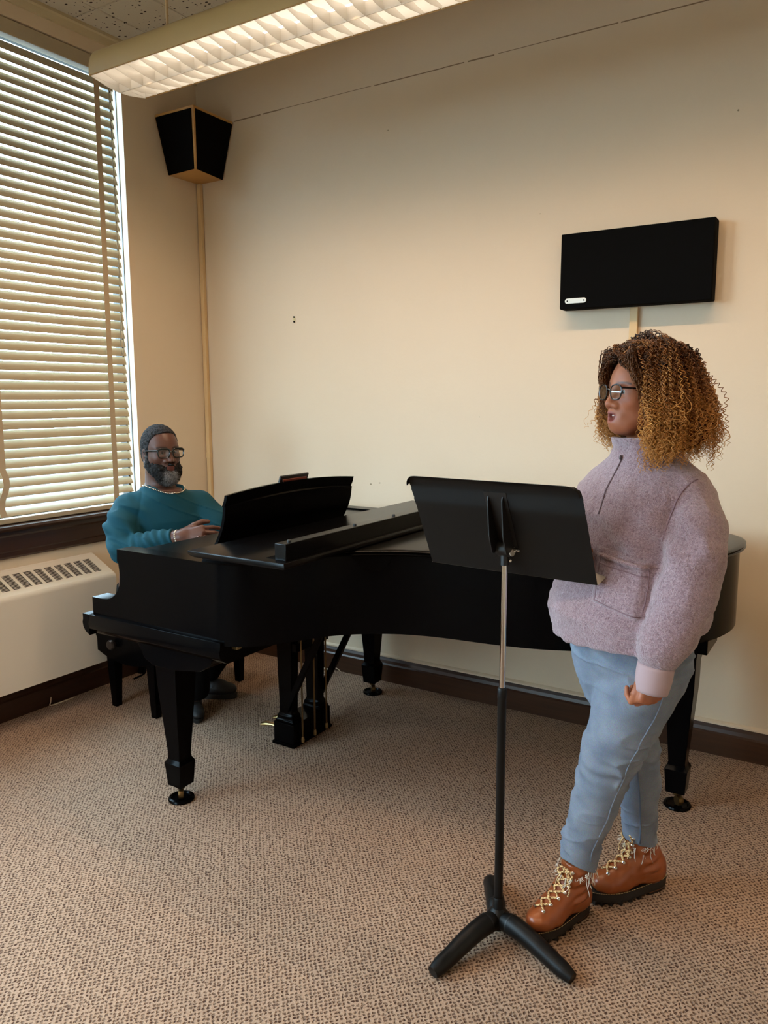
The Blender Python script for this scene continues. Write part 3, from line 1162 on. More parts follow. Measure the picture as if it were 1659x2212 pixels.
conduit('cream cable conduit running down the room corner below the corner loudspeaker', (0.004, -0.026, 0.16), (0.034, -0.002, 2.884), (1.24,))
conduit('cream cable conduit running down the wall below the flat black loudspeaker', (2.640, -0.022, 0.16), (2.676, -0.001, 1.993), ())
t = thing('wall_hook', 'tiny brass hanging bracket left on the bare back wall', 'hook', (0.72, -0.004, 2.047))
box('hook_plate', (0.715, -0.003, 2.030), (0.725, 0.0, 2.064), M['brass'], t)
for z in (2.060, 2.034):
    MB().lathe((0.720, -0.003, z), [(0.005, 0), (0.005, 0.003), (0.002, 0.005)], 8, (0, -1, 0)).build('nail', M['void'], t)

# ------------------------------------------------------------------ grand piano
pn = thing('grand_piano', 'large black satin grand piano with its front lid flap folded back', 'piano', (2.0, -0.9, 0.0))
YN, YF = -1.645, -0.145
out_curve = catmull([(1.40, YN), (1.60, YN), (1.665, YN), (1.73, -1.622), (1.785, -1.575), (1.835, -1.505), (1.88, -1.425), (1.93, -1.345), (2.0, -1.275), (2.1, -1.207), (2.2, -1.165),
                     (2.32, -1.138), (2.52, -1.112), (2.68, -1.072), (2.83, -1.0), (2.97, -0.895), (3.08, -0.775), (3.155, -0.65), (3.192, -0.52), (3.2, -0.40),
                     (3.18, -0.285), (3.12, -0.205), (3.02, -0.16), (2.9, YF)], 4)
out_curve = [(float(p[0]), float(p[1])) for p in out_curve] + [(2.2, YF), (1.40, YF)]
rim_pl = [(1.125, YN)] + out_curve + [(1.125, YF)]


def offset(poly, d):
    P = np.array(poly)
    Q = []
    n = len(P)
    for i in range(n):
        a, b = P[max(i - 1, 0)], P[min(i + 1, n - 1)]
        t = b - a
        t = t / (np.linalg.norm(t) + 1e-9)
        Q.append(P[i] + d * np.array([t[1], -t[0]]))
    return [tuple(q) for q in Q]


# rim: a curved wall 80 mm thick with a soundboard-level inner floor
inner = offset(out_curve, -0.075)
m = MB()
ring_o, ring_i = out_curve, inner
n = len(ring_o)
vs = []
for z in (0.712, 1.014):
    vs += [(p[0], p[1], z) for p in ring_o] + [(p[0], p[1], z) for p in ring_i]
fs = []
for i in range(n - 1):
    fs += [(i, i + 1, 2 * n + i + 1, 2 * n + i), (n + i + 1, n + i, 3 * n + i, 3 * n + i + 1),
           (2 * n + i, 2 * n + i + 1, 3 * n + i + 1, 3 * n + i), (n + i, n + i + 1, i + 1, i)]
m.add(vs, fs)
rim_m = m
MB().prism(inner, 0.74, 0.80).build('soundboard', M['ebony'], pn, smooth='auto')
# arms with scooped cheeks
scoop = [(0.955, 0.712), (1.40, 0.712), (1.40, 1.014), (1.122, 1.014), (1.120, 0.965), (1.126, 0.960)]
for k in range(11):
    a = math.radians(8 - 98 * k / 10)
    scoop.append((1.032 + 0.100 * math.cos(a), 0.905 + 0.103 * math.sin(a)))
scoop += [(1.02, 0.800), (0.955, 0.800)]
for y0 in (YN, YF - 0.075):       # the arms run into the rim as one glued-up piece
    q = MB().prism(scoop, y0, y0 + 0.075, 'y')
    q.f = [f for f in q.f if set(f) != {1, 2, len(scoop) + 1, len(scoop) + 2}]
    rim_m.add(q.v, q.f)
rim_m.build('rim', M['ebony'], pn, smooth='auto', merge=2e-4)
# key bed with moulded edges
kp = [(YN - 0.016, 0.728), (YN - 0.016, 0.705), (YN - 0.020, 0.690), (YN - 0.016, 0.668), (YN - 0.002, 0.655), (YN + 0.02, 0.640),
      (YF - 0.02, 0.640), (YF + 0.002, 0.655), (YF + 0.016, 0.668), (YF + 0.020, 0.690), (YF + 0.016, 0.705), (YF + 0.016, 0.728)]
MB().prism(kp, 0.945, 1.675, 'x').build('key_bed', M['ebony'], pn, smooth='auto', bevel=0.002)
MB().prism([(0.945, 0.640), (0.92, 0.655), (0.908, 0.672), (0.904, 0.690), (0.908, 0.705), (0.908, 0.728), (0.945, 0.728)], YN - 0.016, YF + 0.016, 'y').build('key_slip', M['ebony'], pn, smooth='auto')
box('key_block', (0.965, YN + 0.077, 0.728), (1.15, YN + 0.15, 0.785), M['ebony'], pn, bevel=0.004)
box('key_block', (0.965, YF - 0.15, 0.728), (1.15, YF - 0.077, 0.785), M['ebony'], pn, bevel=0.004)
MB().prism([(1.152, 0.728), (1.195, 0.728), (1.195, 0.86), (1.19, 0.94), (1.175, 0.94), (1.160, 0.86)], YN + 0.078, YF - 0.078, 'y').build('fallboard', M['ebony'], pn, smooth='auto')
ky0, kw = YN + 0.153, (YF - YN - 0.306) / 52
wk = bk = None
for i in range(52):
    if wk is None:
        wk = MB().box((0.985, 0.0004, 0.730), (1.140, kw - 0.0004, 0.752)).build('white_key', M['ivory'], pn)
        wk.location = (0, ky0, 0)
    else:
        c = wk.copy()
        COL.objects.link(c)
        c.location = (0, ky0 + kw * i, 0)
    if i < 51 and (i % 7) not in (1, 4):
        if bk is None:
            bk = MB().prism([(1.040, 0.750), (1.040, 0.760), (1.046, 0.764), (1.140, 0.765), (1.140, 0.750)], -0.005, 0.005, 'y').build('black_key', M['matte'], pn)
            bk.location = (0, ky0 + kw * (i + 1), 0)
        else:
            c = bk.copy()
            COL.objects.link(c)
            c.location = (0, ky0 + kw * (i + 1), 0)
# shelf between the arms in front of the lid
MB().box((1.165, YN + 0.077, 0.988), (1.605, YF - 0.077, 1.006)).build('music_shelf', M['ebony_top'], pn, bevel=0.002)
# main lid: same outline with a moulded edge, lying on the rim
rings = []
m = MB()
lays = [(0.008, 1.016), (0.017, 1.0175), (0.021, 1.022), (0.017, 1.0265), (0.014, 1.028), (0.018, 1.031), (0.020, 1.035), (0.014, 1.039), (0.004, 1.041)]
for d, z in lays:
    pl = [(1.605, YN - d)] + [q for q in offset(out_curve, d) if q[0] > 1.61] + [(1.605, YF + d)]
    rings.append([(p[0], p[1], z) for p in pl])
m.loft(rings).build('lid', M['ebony_top'], pn, smooth='auto')
# folded front flap with its deep front lip standing up, plus bumpers and hinge
FX0, FX1 = 1.572, 2.012
FY0, FY1 = -1.70, -0.112
MB().prism([(FX0, 1.052), (FX0 + 0.016, 1.046), (FX0 + 0.035, 1.043), (FX1, 1.043), (FX1 + 0.002, 1.048), (FX1, 1.064), (FX0, 1.064)], FY0, FY1, 'y').build('lid_flap', M['ebony_top'], pn, smooth='auto', bevel=0.0015)
bar = MB().box((1.948, -1.668, 1.064), (1.995, FY1 - 0.03, 1.122)).build('flap_lip', M['ebony_top'], pn, bevel=0.0025)
for y in (-1.62, -1.23, -0.95, -0.72, -0.4):
    MB().lathe((1.972, y, 1.1215), [(0.007, 0), (0.007, 0.005), (0.005, 0.007), (0.0005, 0.0072)], 10).build('bumper', M['matte'], bar, smooth='auto')
MB().lathe((1.968, -1.655, 1.1215), [(0.005, 0), (0.005, 0.0008), (0.0005, 0.001)], 10).build('bumper', M['ebony'], bar)
box('flap_cleat', (1.90, -1.655, 1.0635), (1.948, -1.61, 1.066), M['ebony'], pn)
for y in (-1.3, -0.9, -0.5):
    MB().tube([(1.598, y - 0.05, 1.041), (1.598, y + 0.05, 1.041)], 0.005, 8).build('lid_hinge', M['brass'], pn, smooth='auto')
# music desk: curved board leaning back, arched upper edge, lipped ends
DY0, DY1 = -1.482, -0.640
prof = catmull([(1.470, 1.008), (1.480, 1.030), (1.500, 1.060), (1.522, 1.105), (1.535, 1.150), (1.540, 1.190)], 4)
capp = [(1.535, 1.192), (1.546, 1.215), (1.551, 1.236)]
th = 0.013
ys_ = np.linspace(DY0, DY1, 25)
rings = []
for y in ys_:
    s = 2 * (y - DY0) / (DY1 - DY0) - 1
    arch = 0.022 * (1 - s * s)
    pr = [(p[0], p[1] + arch * (p[1] - 1.008) / 0.228) for p in prof] + [(p[0], p[1] + arch) for p in capp]
    back = [(p[0] + th, p[1]) for p in pr]
    rings.append([(p[0], y, p[1]) for p in pr] + [(p[0], y, p[1]) for p in back[::-1]])
md = MB().loft(rings).build('music_desk', M['ebony'], pn, smooth='auto', bevel=0.0)
MB().box((1.452, DY0 + 0.01, 1.006), (1.474, DY1 - 0.01, 1.022)).build('desk_ledge', M['ebony'], md, bevel=0.002)
for y in (-1.3, -0.83):
    MB().obox((1.556, y, 1.03), (0.6, 0, -0.8), (0, 1, 0), (0.8, 0, 0.6), 0.03, 0.012, 0.004).build('desk_prop', M['ebony'], md)


def square_loft(levels, cx, cy):
    """levels (z, half x, half y) -> box rings"""
    return [[(cx - a, cy - b, z), (cx + a, cy - b, z), (cx + a, cy + b, z), (cx - a, cy + b, z)] for z, a, b in levels]


M['rod0'] = mat('aged_brass', (96, 74, 44), 0.4, 0.9)


def piano_leg(cx, cy, ztop, block=None):
    lv = [(0.062, .034, .034), (0.066, .036, .036), (0.156, .0425, .0425), (0.160, .0425, .0425), (0.176, .0335, .0335), (0.190, .0315, .0315), (0.50, .053, .053), (ztop, .056, .056)]
    lg = MB().loft(square_loft(lv, cx, cy)).build('leg', M['ebony'], pn, bevel=0.002)
    if block:
        a0, a1, b, zb = block
        pr = [(cx - a0, ztop + 0.02), (cx - a0, zb + 0.075), (cx - a0 + 0.015, zb + 0.05), (cx - a0 * 0.75, zb + 0.022), (cx - 0.056, zb), (cx + 0.056, zb),
              (cx + a1 * 0.75, zb + 0.022), (cx + a1 - 0.015, zb + 0.05), (cx + a1, zb + 0.075), (cx + a1, ztop + 0.02)]
        MB().prism(pr, cy - b, cy + b, 'y').build('leg_block', M['ebony'], pn, bevel=0.003)
    MB().lathe((cx, cy, 0.046), [(0.016, 0), (0.016, 0.017), (0.01, 0.02)], 12).build('caster_stem', M['rod0'], lg, smooth='auto')
    MB().lathe((cx + 0.012, cy - 0.012, 0.028), [(0.004, -0.011), (0.019, -0.010), (0.021, -0.004), (0.021, 0.004), (0.019, 0.010), (0.004, 0.011)], 16, (0.7, 0.7, 0)).build('caster_wheel', M['rod0'], lg, smooth='auto')
    MB().lathe((cx + 0.006, cy - 0.006, 0.0), [(0.050, 0.0), (0.053, 0.006), (0.050, 0.012), (0.042, 0.014), (0.037, 0.008), (0.002, 0.007)], 28).build('caster_cup', M['ebony'], lg, smooth='auto')
    return lg


piano_leg(1.345, -1.572, 0.642, (0.14, 0.26, 0.062, 0.565))
piano_leg(1.375, -0.205, 0.642, (0.14, 0.26, 0.062, 0.565))
piano_leg(3.05, -0.575, 0.712, (0.075, 0.075, 0.062, 0.60))
box('leg_block', (2.95, -0.68, 0.66), (3.15, -0.47, 0.715), M['ebony'], pn, bevel=0.003)
for y in (-0.95, -0.72, -0.42):
    box('beam', (1.66, y - 0.035, 0.700), (2.9 if y > -0.8 else 2.6, y + 0.035, 0.742), M['ebony'], pn)
box('leg_plate', (1.672, -1.60, 0.690), (1.70, -1.575, 0.712), M['brass'], pn, bevel=0.001)
# pedal lyre
lx0, lx1, ly0, ly1 = 1.335, 1.452, -0.985, -0.70
M['rod'] = mat('dull_brass_rod', (112, 90, 62), 0.35, 0.9)
ly = MB().box((lx0, ly0, 0.018), (lx1, ly1, 0.112)).build('lyre_box', M['ebony'], pn, bevel=0.003)
box('lyre_foot', (lx0 - 0.006, ly0 - 0.006, 0.004), (lx1 + 0.006, ly1 + 0.006, 0.018), M['ebony'], ly, bevel=0.002)
for yc in (ly0 + 0.042, ly1 - 0.042):
    lv = [(0.112, .052, .036), (0.122, .052, .036), (0.128, .045, .031), (0.142, .045, .031), (0.150, .039, .026), (0.162, .035, .0235), (0.40, .040, .027), (0.66, .043, .03)]
    MB().loft(square_loft(lv, 1.393, yc)).build('lyre_post', M['ebony'], ly, bevel=0.002)
box('lyre_top', (1.33, ly0 - 0.01, 0.60), (1.46, ly1 + 0.01, 0.642), M['ebony'], ly, bevel=0.003)
box('trap_block', (1.42, ly0 + 0.02, 0.455), (1.462, ly1 - 0.02, 0.495), M['ebony'], ly, bevel=0.002)
for y in (-0.935, -0.8425, -0.75):
    MB().tube([(1.466, y, 0.03), (1.466, y, 0.62)], 0.0042, 8).build('pedal_rod', M['rod'], ly, smooth='auto')
    MB().lathe((1.466, y, 0.018), [(0.008, 0), (0.009, 0.012), (0.006, 0.026)], 10).build('rod_nut', M['brass'], ly, smooth='auto')
    path = [(1.335, y, 0.064), (1.29, y, 0.066), (1.265, y, 0.064), (1.245, y, 0.060), (1.222, y, 0.053), (1.212, y, 0.046)]
    MB().tube(path, [0.010, 0.012, 0.016, 0.020, 0.018, 0.005], 12, flat=0.55).build('pedal', M['brass'], ly, smooth='auto')
for y in (ly0 + 0.012, ly1 - 0.012):
    a, b = np.array([1.405, y, 0.175]), np.array([1.685, y - 0.0, 0.715])
    d = (b - a) / np.linalg.norm(b - a)
    MB().obox((a + b) / 2, d, (0, 1, 0), np.cross(d, [0, 1, 0]), np.linalg.norm(b - a) / 2, 0.010, 0.014).build('brace', M['ebony'], ly, bevel=0.002)

# ------------------------------------------------------------------ tablet on the music desk
tb = thing('tablet', 'dark tablet in a reddish brown case leaning on the piano music desk', 'tablet', (1.50, -1.05, 1.03))
ax = np.array([0.34, 0, 0.94])
ax /= np.linalg.norm(ax)
nrm = np.array([ax[2], 0, -ax[0]])
ay = np.array([0, 1.0, 0])


def tab(c0, hx, hy, hz, off, name, mm, par, bev):
    c = np.array(c0) + nrm * off
    return MB().obox(c, ay, ax, nrm, hx, hy, hz).build(name, mm, par, bevel=bev, seg=3)


tc0 = np.array([1.448, -1.045, 1.028]) + ax * 0.135
tab(tc0, 0.095, 0.132, 0.005, 0, 'tablet_body', M['matte'], tb, 0.004)
tab(tc0 - ax * 0.004, 0.078, 0.122, 0.003, 0.007, 'case', mat('brown_leather', (112, 44, 26), 0.55, bump=(300, 0.2, 0.001)), tb, 0.002)
tab(tc0, 0.090, 0.126, 0.0006, -0.0053, 'screen', mat('tablet_screen', (14, 15, 18), 0.1), tb, 0)
MB().lathe(tc0 + ay * -0.082 + ax * 0.118 + nrm * 0.005, [(0.005, 0), (0.005, 0.0015), (0.001, 0.002)], 12, nrm).build('camera_lens', M['chrome'], tb)

# ------------------------------------------------------------------ bench
bn = thing('piano_bench', 'black artist piano bench with a scalloped apron and side knob under the seated man', 'bench', (0.46, -0.76, 0.0))
BX0, BX1, BY0, BY1 = 0.235, 0.675, -1.095, -0.425
for cx in (BX0 + 0.095, BX1 - 0.045):
    for cy in (BY0 + 0.03, BY1 - 0.03):
        lv = [(0.0, .018, .018), (0.30, .029, .029), (0.34, .030, .030)]
        MB().loft(square_loft(lv, cx, cy)).build('leg', M['ebony'], bn, bevel=0.002)
ap = [(BX0, 0.400), (BX0 - 0.010, 0.380), (BX0, 0.36), (BX0, 0.300)]
for k in range(9):
    s = -1 + 2 * k / 8
    ap.append(((BX0 + BX1) / 2 + s * (BX1 - BX0) / 2, 0.296 - 0.046 * (1 - s * s)))
ap += [(BX1, 0.36), (BX1 + 0.010, 0.380), (BX1, 0.400)]
for y0 in (BY0, BY1 - 0.018):
    MB().prism(ap, y0, y0 + 0.018, 'y').build('apron', M['ebony'], bn, bevel=0.002)
box('apron', (BX0, BY0 + 0.018, 0.30), (BX0 + 0.018, BY1 - 0.018, 0.40), M['ebony'], bn, bevel=0.002)
box('apron', (BX1 - 0.018, BY0 + 0.018, 0.30), (BX1, BY1 - 0.018, 0.40), M['ebony'], bn, bevel=0.002)
for y, s in ((BY0, -1), (BY1, 1)):
    MB().lathe((0.375, y, 0.352), [(0.008, -0.001), (0.008, 0.012), (0.022, 0.016), (0.026, 0.026), (0.022, 0.036), (0.002, 0.039)], 20, (0, s, 0)).build('knob', mat('dark_pewter', (62, 54, 50), 0.3, 0.6), bn, smooth='auto')
box('seat_frame', (BX0 - 0.012, BY0 - 0.012, 0.40), (BX1 + 0.012, BY1 + 0.012, 0.432), M['ebony'], bn, bevel=0.004)
# tufted cushion
nx_, ny_ = 15, 23
top, vs, fs = [], [], []
for i in range(nx_):
    for j in range(ny_):
        u, v = i / (nx_ - 1), j / (ny_ - 1)
        e = min(1, min(u, 1 - u, v, 1 - v) * 7)
        z = 0.432 + 0.032 * e ** 0.5 + 0.008 * e * (abs(math.sin(u * PI * 3)) * abs(math.sin(v * PI * 5)))
        vs.append((BX0 + 0.0 + u * (BX1 - BX0), BY0 + v * (BY1 - BY0), z))
for i in range(nx_ - 1):
    for j in range(ny_ - 1):
        fs.append((i * ny_ + j, (i + 1) * ny_ + j, (i + 1) * ny_ + j + 1, i * ny_ + j + 1))
b0 = len(vs)
edge = [(i, 0) for i in range(nx_)] + [(nx_ - 1, j) for j in range(1, ny_)] + [(i, ny_ - 1) for i in range(nx_ - 2, -1, -1)] + [(0, j) for j in range(ny_ - 2, 0, -1)]
for i, j in edge:
    p = vs[i * ny_ + j]
    vs.append((p[0], p[1], 0.430))
for k in range(len(edge)):
    k2 = (k + 1) % len(edge)
    fs.append((edge[k][0] * ny_ + edge[k][1], edge[k2][0] * ny_ + edge[k2][1], b0 + k2, b0 + k))
fs.append(tuple(range(b0, b0 + len(edge))))
MB().add(vs, fs).build('cushion', mat('black_leather', (12, 11, 11), 0.4, bump=(250, 0.2, 0.001)), bn, smooth='auto')

# ------------------------------------------------------------------ music stand
st = thing('music_stand', 'black metal music stand with a solid tilted desk in front of the woman', 'music stand', (2.765, -1.645, 0.0))
PX, PY = 2.762, -1.643
e = np.array([0.9976, -0.0693, 0.0])          # along the desk's lower edge
eb = np.array([0.0693, 0.9976, 0.0])          # towards the reader
pb = np.array([PX, PY, 0]) + eb * 0.0
dc = np.array([2.752, -1.662, 1.243])
up = -eb * 0.435 + np.array([0, 0, 0.900])
up /= np.linalg.norm(up)
dn = np.cross(e, up)                            # faces away from the reader (towards -y)
if dn @ eb > 0:
    dn = -dn


def D(a, b, c=0.0):
    return dc + e * a + up * b + dn * c


def desk_sheet():
    """thin bent sheet: profile along 'up', two shallow creases near the top and a back-rolled upper edge"""
    prof = [(-0.156, 0.0), (0.050, 0.0), (0.074, 0.0026), (0.078, 0.0), (0.108, 0.0026), (0.112, 0.0), (0.142, 0.004), (0.154, 0.009), (0.161, 0.018)]
    t = 0.0013
    HW = 0.260
    rings = []
    m = MB()
    aa = sorted(set([round(x, 5) for x in np.linspace(-HW, HW, 15)] + [round(sg * (HW - .034 * (1 - math.sin(q))), 5) for sg in (-1, 1) for q in np.linspace(0, PI / 2, 8)]))
    nc = len(aa) - 1
    vs, fs = [], []
    for s in (1, -1):
        for b, c in prof:
            for k in range(nc + 1):
                a = aa[k]
                hw = HW
                bb = b
                if b > 0.10:
                    r = 0.034
                    over = max(0.0, abs(a) - (HW - r))
                    lim = 0.161 - (r - math.sqrt(max(0, r * r - over * over)))
                    bb = min(b, lim)
                vs.append(D(a, bb, c + s * t / 2))
    nb = len(prof) * (nc + 1)
    for s in (0, 1):
        for i in range(len(prof) - 1):
            for k in range(nc):
                q = [s * nb + i * (nc + 1) + k, s * nb + i * (nc + 1) + k + 1, s * nb + (i + 1) * (nc + 1) + k + 1, s * nb + (i + 1) * (nc + 1) + k]
                fs.append(tuple(q if s == 0 else q[::-1]))
    loop = [k for k in range(nc + 1)] + [i * (nc + 1) + nc for i in range(1, len(prof))] + [(len(prof) - 1) * (nc + 1) + k for k in range(nc - 1, -1, -1)] + [i * (nc + 1) for i in range(len(prof) - 2, 0, -1)]
    for i in range(len(loop)):
        a, b = loop[i], loop[(i + 1) % len(loop)]
        fs.append((a, b, b + nb, a + nb))
    return m.add(vs, fs)


desk = desk_sheet().build('desk', M['steel'], st, smooth='auto')
# ledge with rounded ends, towards the reader
lp = []
HW = 0.270
for k in range(6):
    a = PI / 2 * k / 5
    lp.append((HW - 0.018 + 0.018 * math.sin(a), 0.050 - 0.018 + 0.018 * math.cos(a)))
pl2 = [(-x, y) for x, y in lp[::-1]] + lp + [(HW - 0.008, 0.0), (-HW + 0.008, 0.0)]
m = MB()
lo_ = [D(x, -0.156, -y) for x, y in pl2]
m.add([p - up * 0.0008 for p in lo_] + [p + up * 0.0008 for p in lo_],
      [tuple(range(len(lo_))), tuple(range(2 * len(lo_) - 1, len(lo_) - 1, -1))] + [(i, (i + 1) % len(lo_), len(lo_) + (i + 1) % len(lo_), len(lo_) + i) for i in range(len(lo_))])
lg = m.build('ledge', mat('worn_grey_metal', (120, 112, 104), 0.4, 0.2), st)
tag(lg, 'pale worn ledge along the foot of the desk')
# tilt bracket: folded channel on the back of the desk
m = MB()
zt_, zb_ = 0.105, -0.060
for sx in (-1, 1):
    a0, a1 = sx * 0.020, sx * 0.023
    q = [(zt_, 0.003), (zt_ - 0.01, 0.012), (0.0, 0.046), (-0.052, 0.050), (zb_, 0.040), (zb_, 0.003)]
    v = [D(a0 + 0.012, b, c) for b, c in q] + [D(a1 + 0.012, b, c) for b, c in q]
    m.add(v, [tuple(range(6)), tuple(range(11, 5, -1))] + [(i, (i + 1) % 6, 6 + (i + 1) % 6, 6 + i) for i in range(6)])
v = [D(a + 0.012, b, c) for a in (-0.034, 0.034) for b, c in ((zt_ + 0.012, 0.001), (zb_, 0.001), (zb_, 0.004), (zt_ + 0.012, 0.004))]
m.add(v, [(0, 1, 2, 3), (7, 6, 5, 4), (0, 4, 5, 1), (1, 5, 6, 2), (2, 6, 7, 3), (3, 7, 4, 0)])
m.build('tilt_bracket', M['matte'], st)
piv = D(0.012, -0.055, 0.030)
piv = np.array([PX, PY, piv[2]])
MB().lathe(piv - e * 0.020, [(0.002, 0), (0.019, 0.0), (0.021, 0.004), (0.021, 0.034), (0.019, 0.040), (0.002, 0.040)], 20, e).build('pivot', M['matte'], st, smooth='auto')
hd = piv + e * 0.024
MB().lathe(hd, [(0.002, -0.003), (0.0185, -0.002), (0.0185, 0.001), (0.010, 0.002), (0.002, 0.002)], 24, e).build('washer', M['alu'], st, smooth='auto')
MB().lathe(hd, [(0.0065, 0.001), (0.0065, 0.012), (0.0035, 0.013), (0.0035, 0.022), (0.001, 0.023)], 10, e).build('bolt', M['chrome'], st, smooth='auto')
zp = piv[2]
MB().tube([(PX, PY, zp - 0.046), (PX, PY, zp - 0.008)], [0.0115, 0.012], 16).build('head_sleeve', M['matte'], st, smooth='auto')
MB().tube([(PX + 0.012, PY, zp - 0.030), (PX + 0.020, PY - 0.006, zp - 0.031)], 0.004, 8).build('screw', M['chrome'], st, smooth='auto')
MB().tube([(PX, PY, 0.72), (PX, PY, zp - 0.044)], 0.0085, 18).build('inner_tube', M['chrome'], st, smooth='auto')
MB().lathe((PX, PY, 0.0), [(0.0128, 0.075), (0.0128, 0.742), (0.0135, 0.744), (0.0135, 0.772), (0.0115, 0.776), (0.0090, 0.777)], 20).build('outer_tube', M['steel'], st, smooth='auto')
MB().lathe((PX, PY, 0.0), [(0.0165, 0.062), (0.0165, 0.120), (0.0145, 0.124), (0.0128, 0.124)], 20).build('base_collar', M['steel'], st, smooth='auto')
hub = MB().lathe((PX, PY, 0.0), [(0.006, 0.024), (0.024, 0.026), (0.038, 0.040), (0.040, 0.056), (0.033, 0.070), (0.022, 0.084), (0.016, 0.090)], 28).build('hub', M['steel'], st, smooth='auto')
for ex, ey in ((2.683, -1.905), (3.020, -1.722), (2.640, -1.435)):
    d = np.array([ex - PX, ey - PY, 0])
    L = np.linalg.norm(d)
    d /= L
    pts = [(0.012, 0.052), (0.05, 0.060), (0.10, 0.057), (0.15, 0.047), (0.20, 0.034), (L - 0.03, 0.025), (L, 0.018)]
    rr = [0.026, 0.0295, 0.0285, 0.027, 0.0250, 0.0235, 0.017]
    path = [np.array([PX, PY, 0]) + d * s + np.array([0, 0, z]) for s, z in pts]
    sm = catmull(path, 5)
    rs = np.interp(np.linspace(0, 6, len(sm)), range(7), rr)
    MB().tube(sm, list(rs), 16).build('foot', M['steel'], st, smooth='auto')
    MB().tube([path[1] - d * 0.002, path[1] + d * 0.002], 0.0300, 16).build('seam_ring', M['matte'], st, smooth='auto')

# ------------------------------------------------------------------ people: shared anatomy
def head_prims(S, O, F, L, s=1.0, jaw=1.0, mouth_open=0.0, nose=1.0, lips=1.0):
    """local axes: x forward, y to the person's left, z up; origin between the eyes' level and the ears"""
    S.frame(F, L, O, s=s)
    S.ell((-.012, 0, .032), (.099, .077, .092), k=.0)
    S.ell((.028, 0, .005), (.060, .066, .085), k=.03)
    S.ell((.036, 0, -.045), (.050, .056 * jaw, .060), k=.03)
    for q in (-1, 1):
        S.cap((-.004, q * .056 * jaw, -.052), (.052, q * .026, -.098), .022 * jaw, .020, k=.03)
        S.ell((.050, q * .044, -.026), (.024, .022, .020), k=.025)
        S.cap((.078, q * .010, .022), (.062, q * .050, .020), .010, .009, k=.016)
    S.ell((.052, 0, -.098), (.036, .034 * jaw, .022), k=.03)
    S.ell((.074, 0, -.098), (.017, .020, .017), k=.02)
    S.ell((.074, 0, -.070), (.020, .032, .026), k=.02)
    for q in (-1, 1):
        S.ell((.092, q * .033, .0), (.017, .021, .013), k=.012, op='s')
        S.ell((.0705, q * .033, .0), (.0140, .0165, .0125), k=.004)
        S.ell((.0865, q * .034, -.0005), (.008, .0125, .0052), k=.002, op='s')
    S.cap((.084, 0, .010), (.100, 0, -.026), .0085, .0105, k=.014)
    S.ell((.104, 0, -.036), (.0135, .0125, .0115), k=.010)
    for q in (-1, 1):
        S.ell((.092, q * .0155 * nose, -.041), (.0125, .0095 * nose, .0095), k=.008)
        S.ell((.100, q * .0085 * nose, -.0495), (.0055, .0042, .0045), k=.003, op='s')
    g = .006 * mouth_open
    S.ell((.089, 0, -.0665 + g), (.0125 * lips, .0225, .0072 * lips), k=.006)
    S.ell((.087, 0, -.0790 - g * 1.6), (.0125 * lips, .0200, .0082 * lips), k=.006)
    if mouth_open:
        S.ell((.096, 0, -.0735 - g * .3), (.022, .0155, .0045 + g), k=.003, op='s')
    else:
        S.cap((.101, -.020, -.0728), (.101, .020, -.0728), .0020, k=.003, op='s')
    for q in (-1, 1):
        S.ell((-.012, q * .079, -.008), (.017, .0085, .031), k=.006, rot=0.25 * 1, axis='y')
        S.ell((-.006, q * .086, -.006), (.008, .006, .016), k=.004, op='s')


def head_color(O, F, L, s, skin, lip, brow):
    S = Sdf().frame(F, L, O, s=s)
    R, t = S.R, S.t

    def fn(V):
        Q = ((V - t) @ R) / s
        c = np.tile(np.array(skin), (len(V), 1)) * (1 + 0.05 * vnoise(V, 120, 3) + 0.04 * vnoise(V, 30, 4))[:, None]

        def blend(mask, col):
            nonlocal c
            m = np.clip(mask, 0, 1)[:, None]
            c = c * (1 - m) + np.array(col) * m
        near = (np.abs(Q) < 0.16).all(1)
        e = ((Q[:, 0] - .096) / .022) ** 2 + (Q[:, 1] / .024) ** 2 + ((Q[:, 2] + .0735) / .0175) ** 2
        blend((1.15 - e) * 3 * near * (Q[:, 0] > .08), lip)
        for q in (-1, 1):
            bz = .0215 + .004 - 6.0 * (Q[:, 1] - q * .036) ** 2
            b = 1 - np.abs(Q[:, 2] - bz) / .0045
            b = b * (np.abs(Q[:, 1] - q * .036) < .023) * (Q[:, 0] > .05) * near
            blend(b * 1.3, brow)
            ck = 1 - np.linalg.norm((Q - np.array([.075, q * .045, -.03])) / np.array([.03, .025, .025]), axis=1)
            blend(np.clip(ck, 0, 1) * .35 * near, np.array(skin) * np.array([1.25, .95, .85]))
        return np.clip(c, 0, 1)
    return fn


def eyes(O, F, L, s, parent, gaze=(0, 0)):
    S = Sdf().frame(F, L, O, s=s)
    em = attr_mat('eye_surface', 0.3, 0.3)
    for q in (-1, 1):
        n, m_ = 28, 20
        vs, cs = [], []
        gd = np.array([1.0, gaze[0], gaze[1]])
        gd /= np.linalg.norm(gd)
        for i in range(m_ + 1):
            th = PI * i / m_
            for k in range(n):
                d = np.array([math.cos(th), math.sin(th) * math.cos(2 * PI * k / n), math.sin(th) * math.sin(2 * PI * k / n)])
                vs.append(S.w(np.array([.0715, q * .033, 0]) + d * np.array([.0122, .0122, .0122])))
                a = math.acos(max(-1, min(1, d @ gd)))
                cs.append((.004, .004, .004) if a < .22 else ((.03, .014, .008) if a < .62 else (.38, .33, .30)))
        fs = [(i * n + k, i * n + (k + 1) % n, (i + 1) * n + (k + 1) % n, (i + 1) * n + k) for i in range(m_) for k in range(n)]
        raw_mesh('eye', np.array(vs), np.array(fs, np.int32), em, parent, np.array(cs))


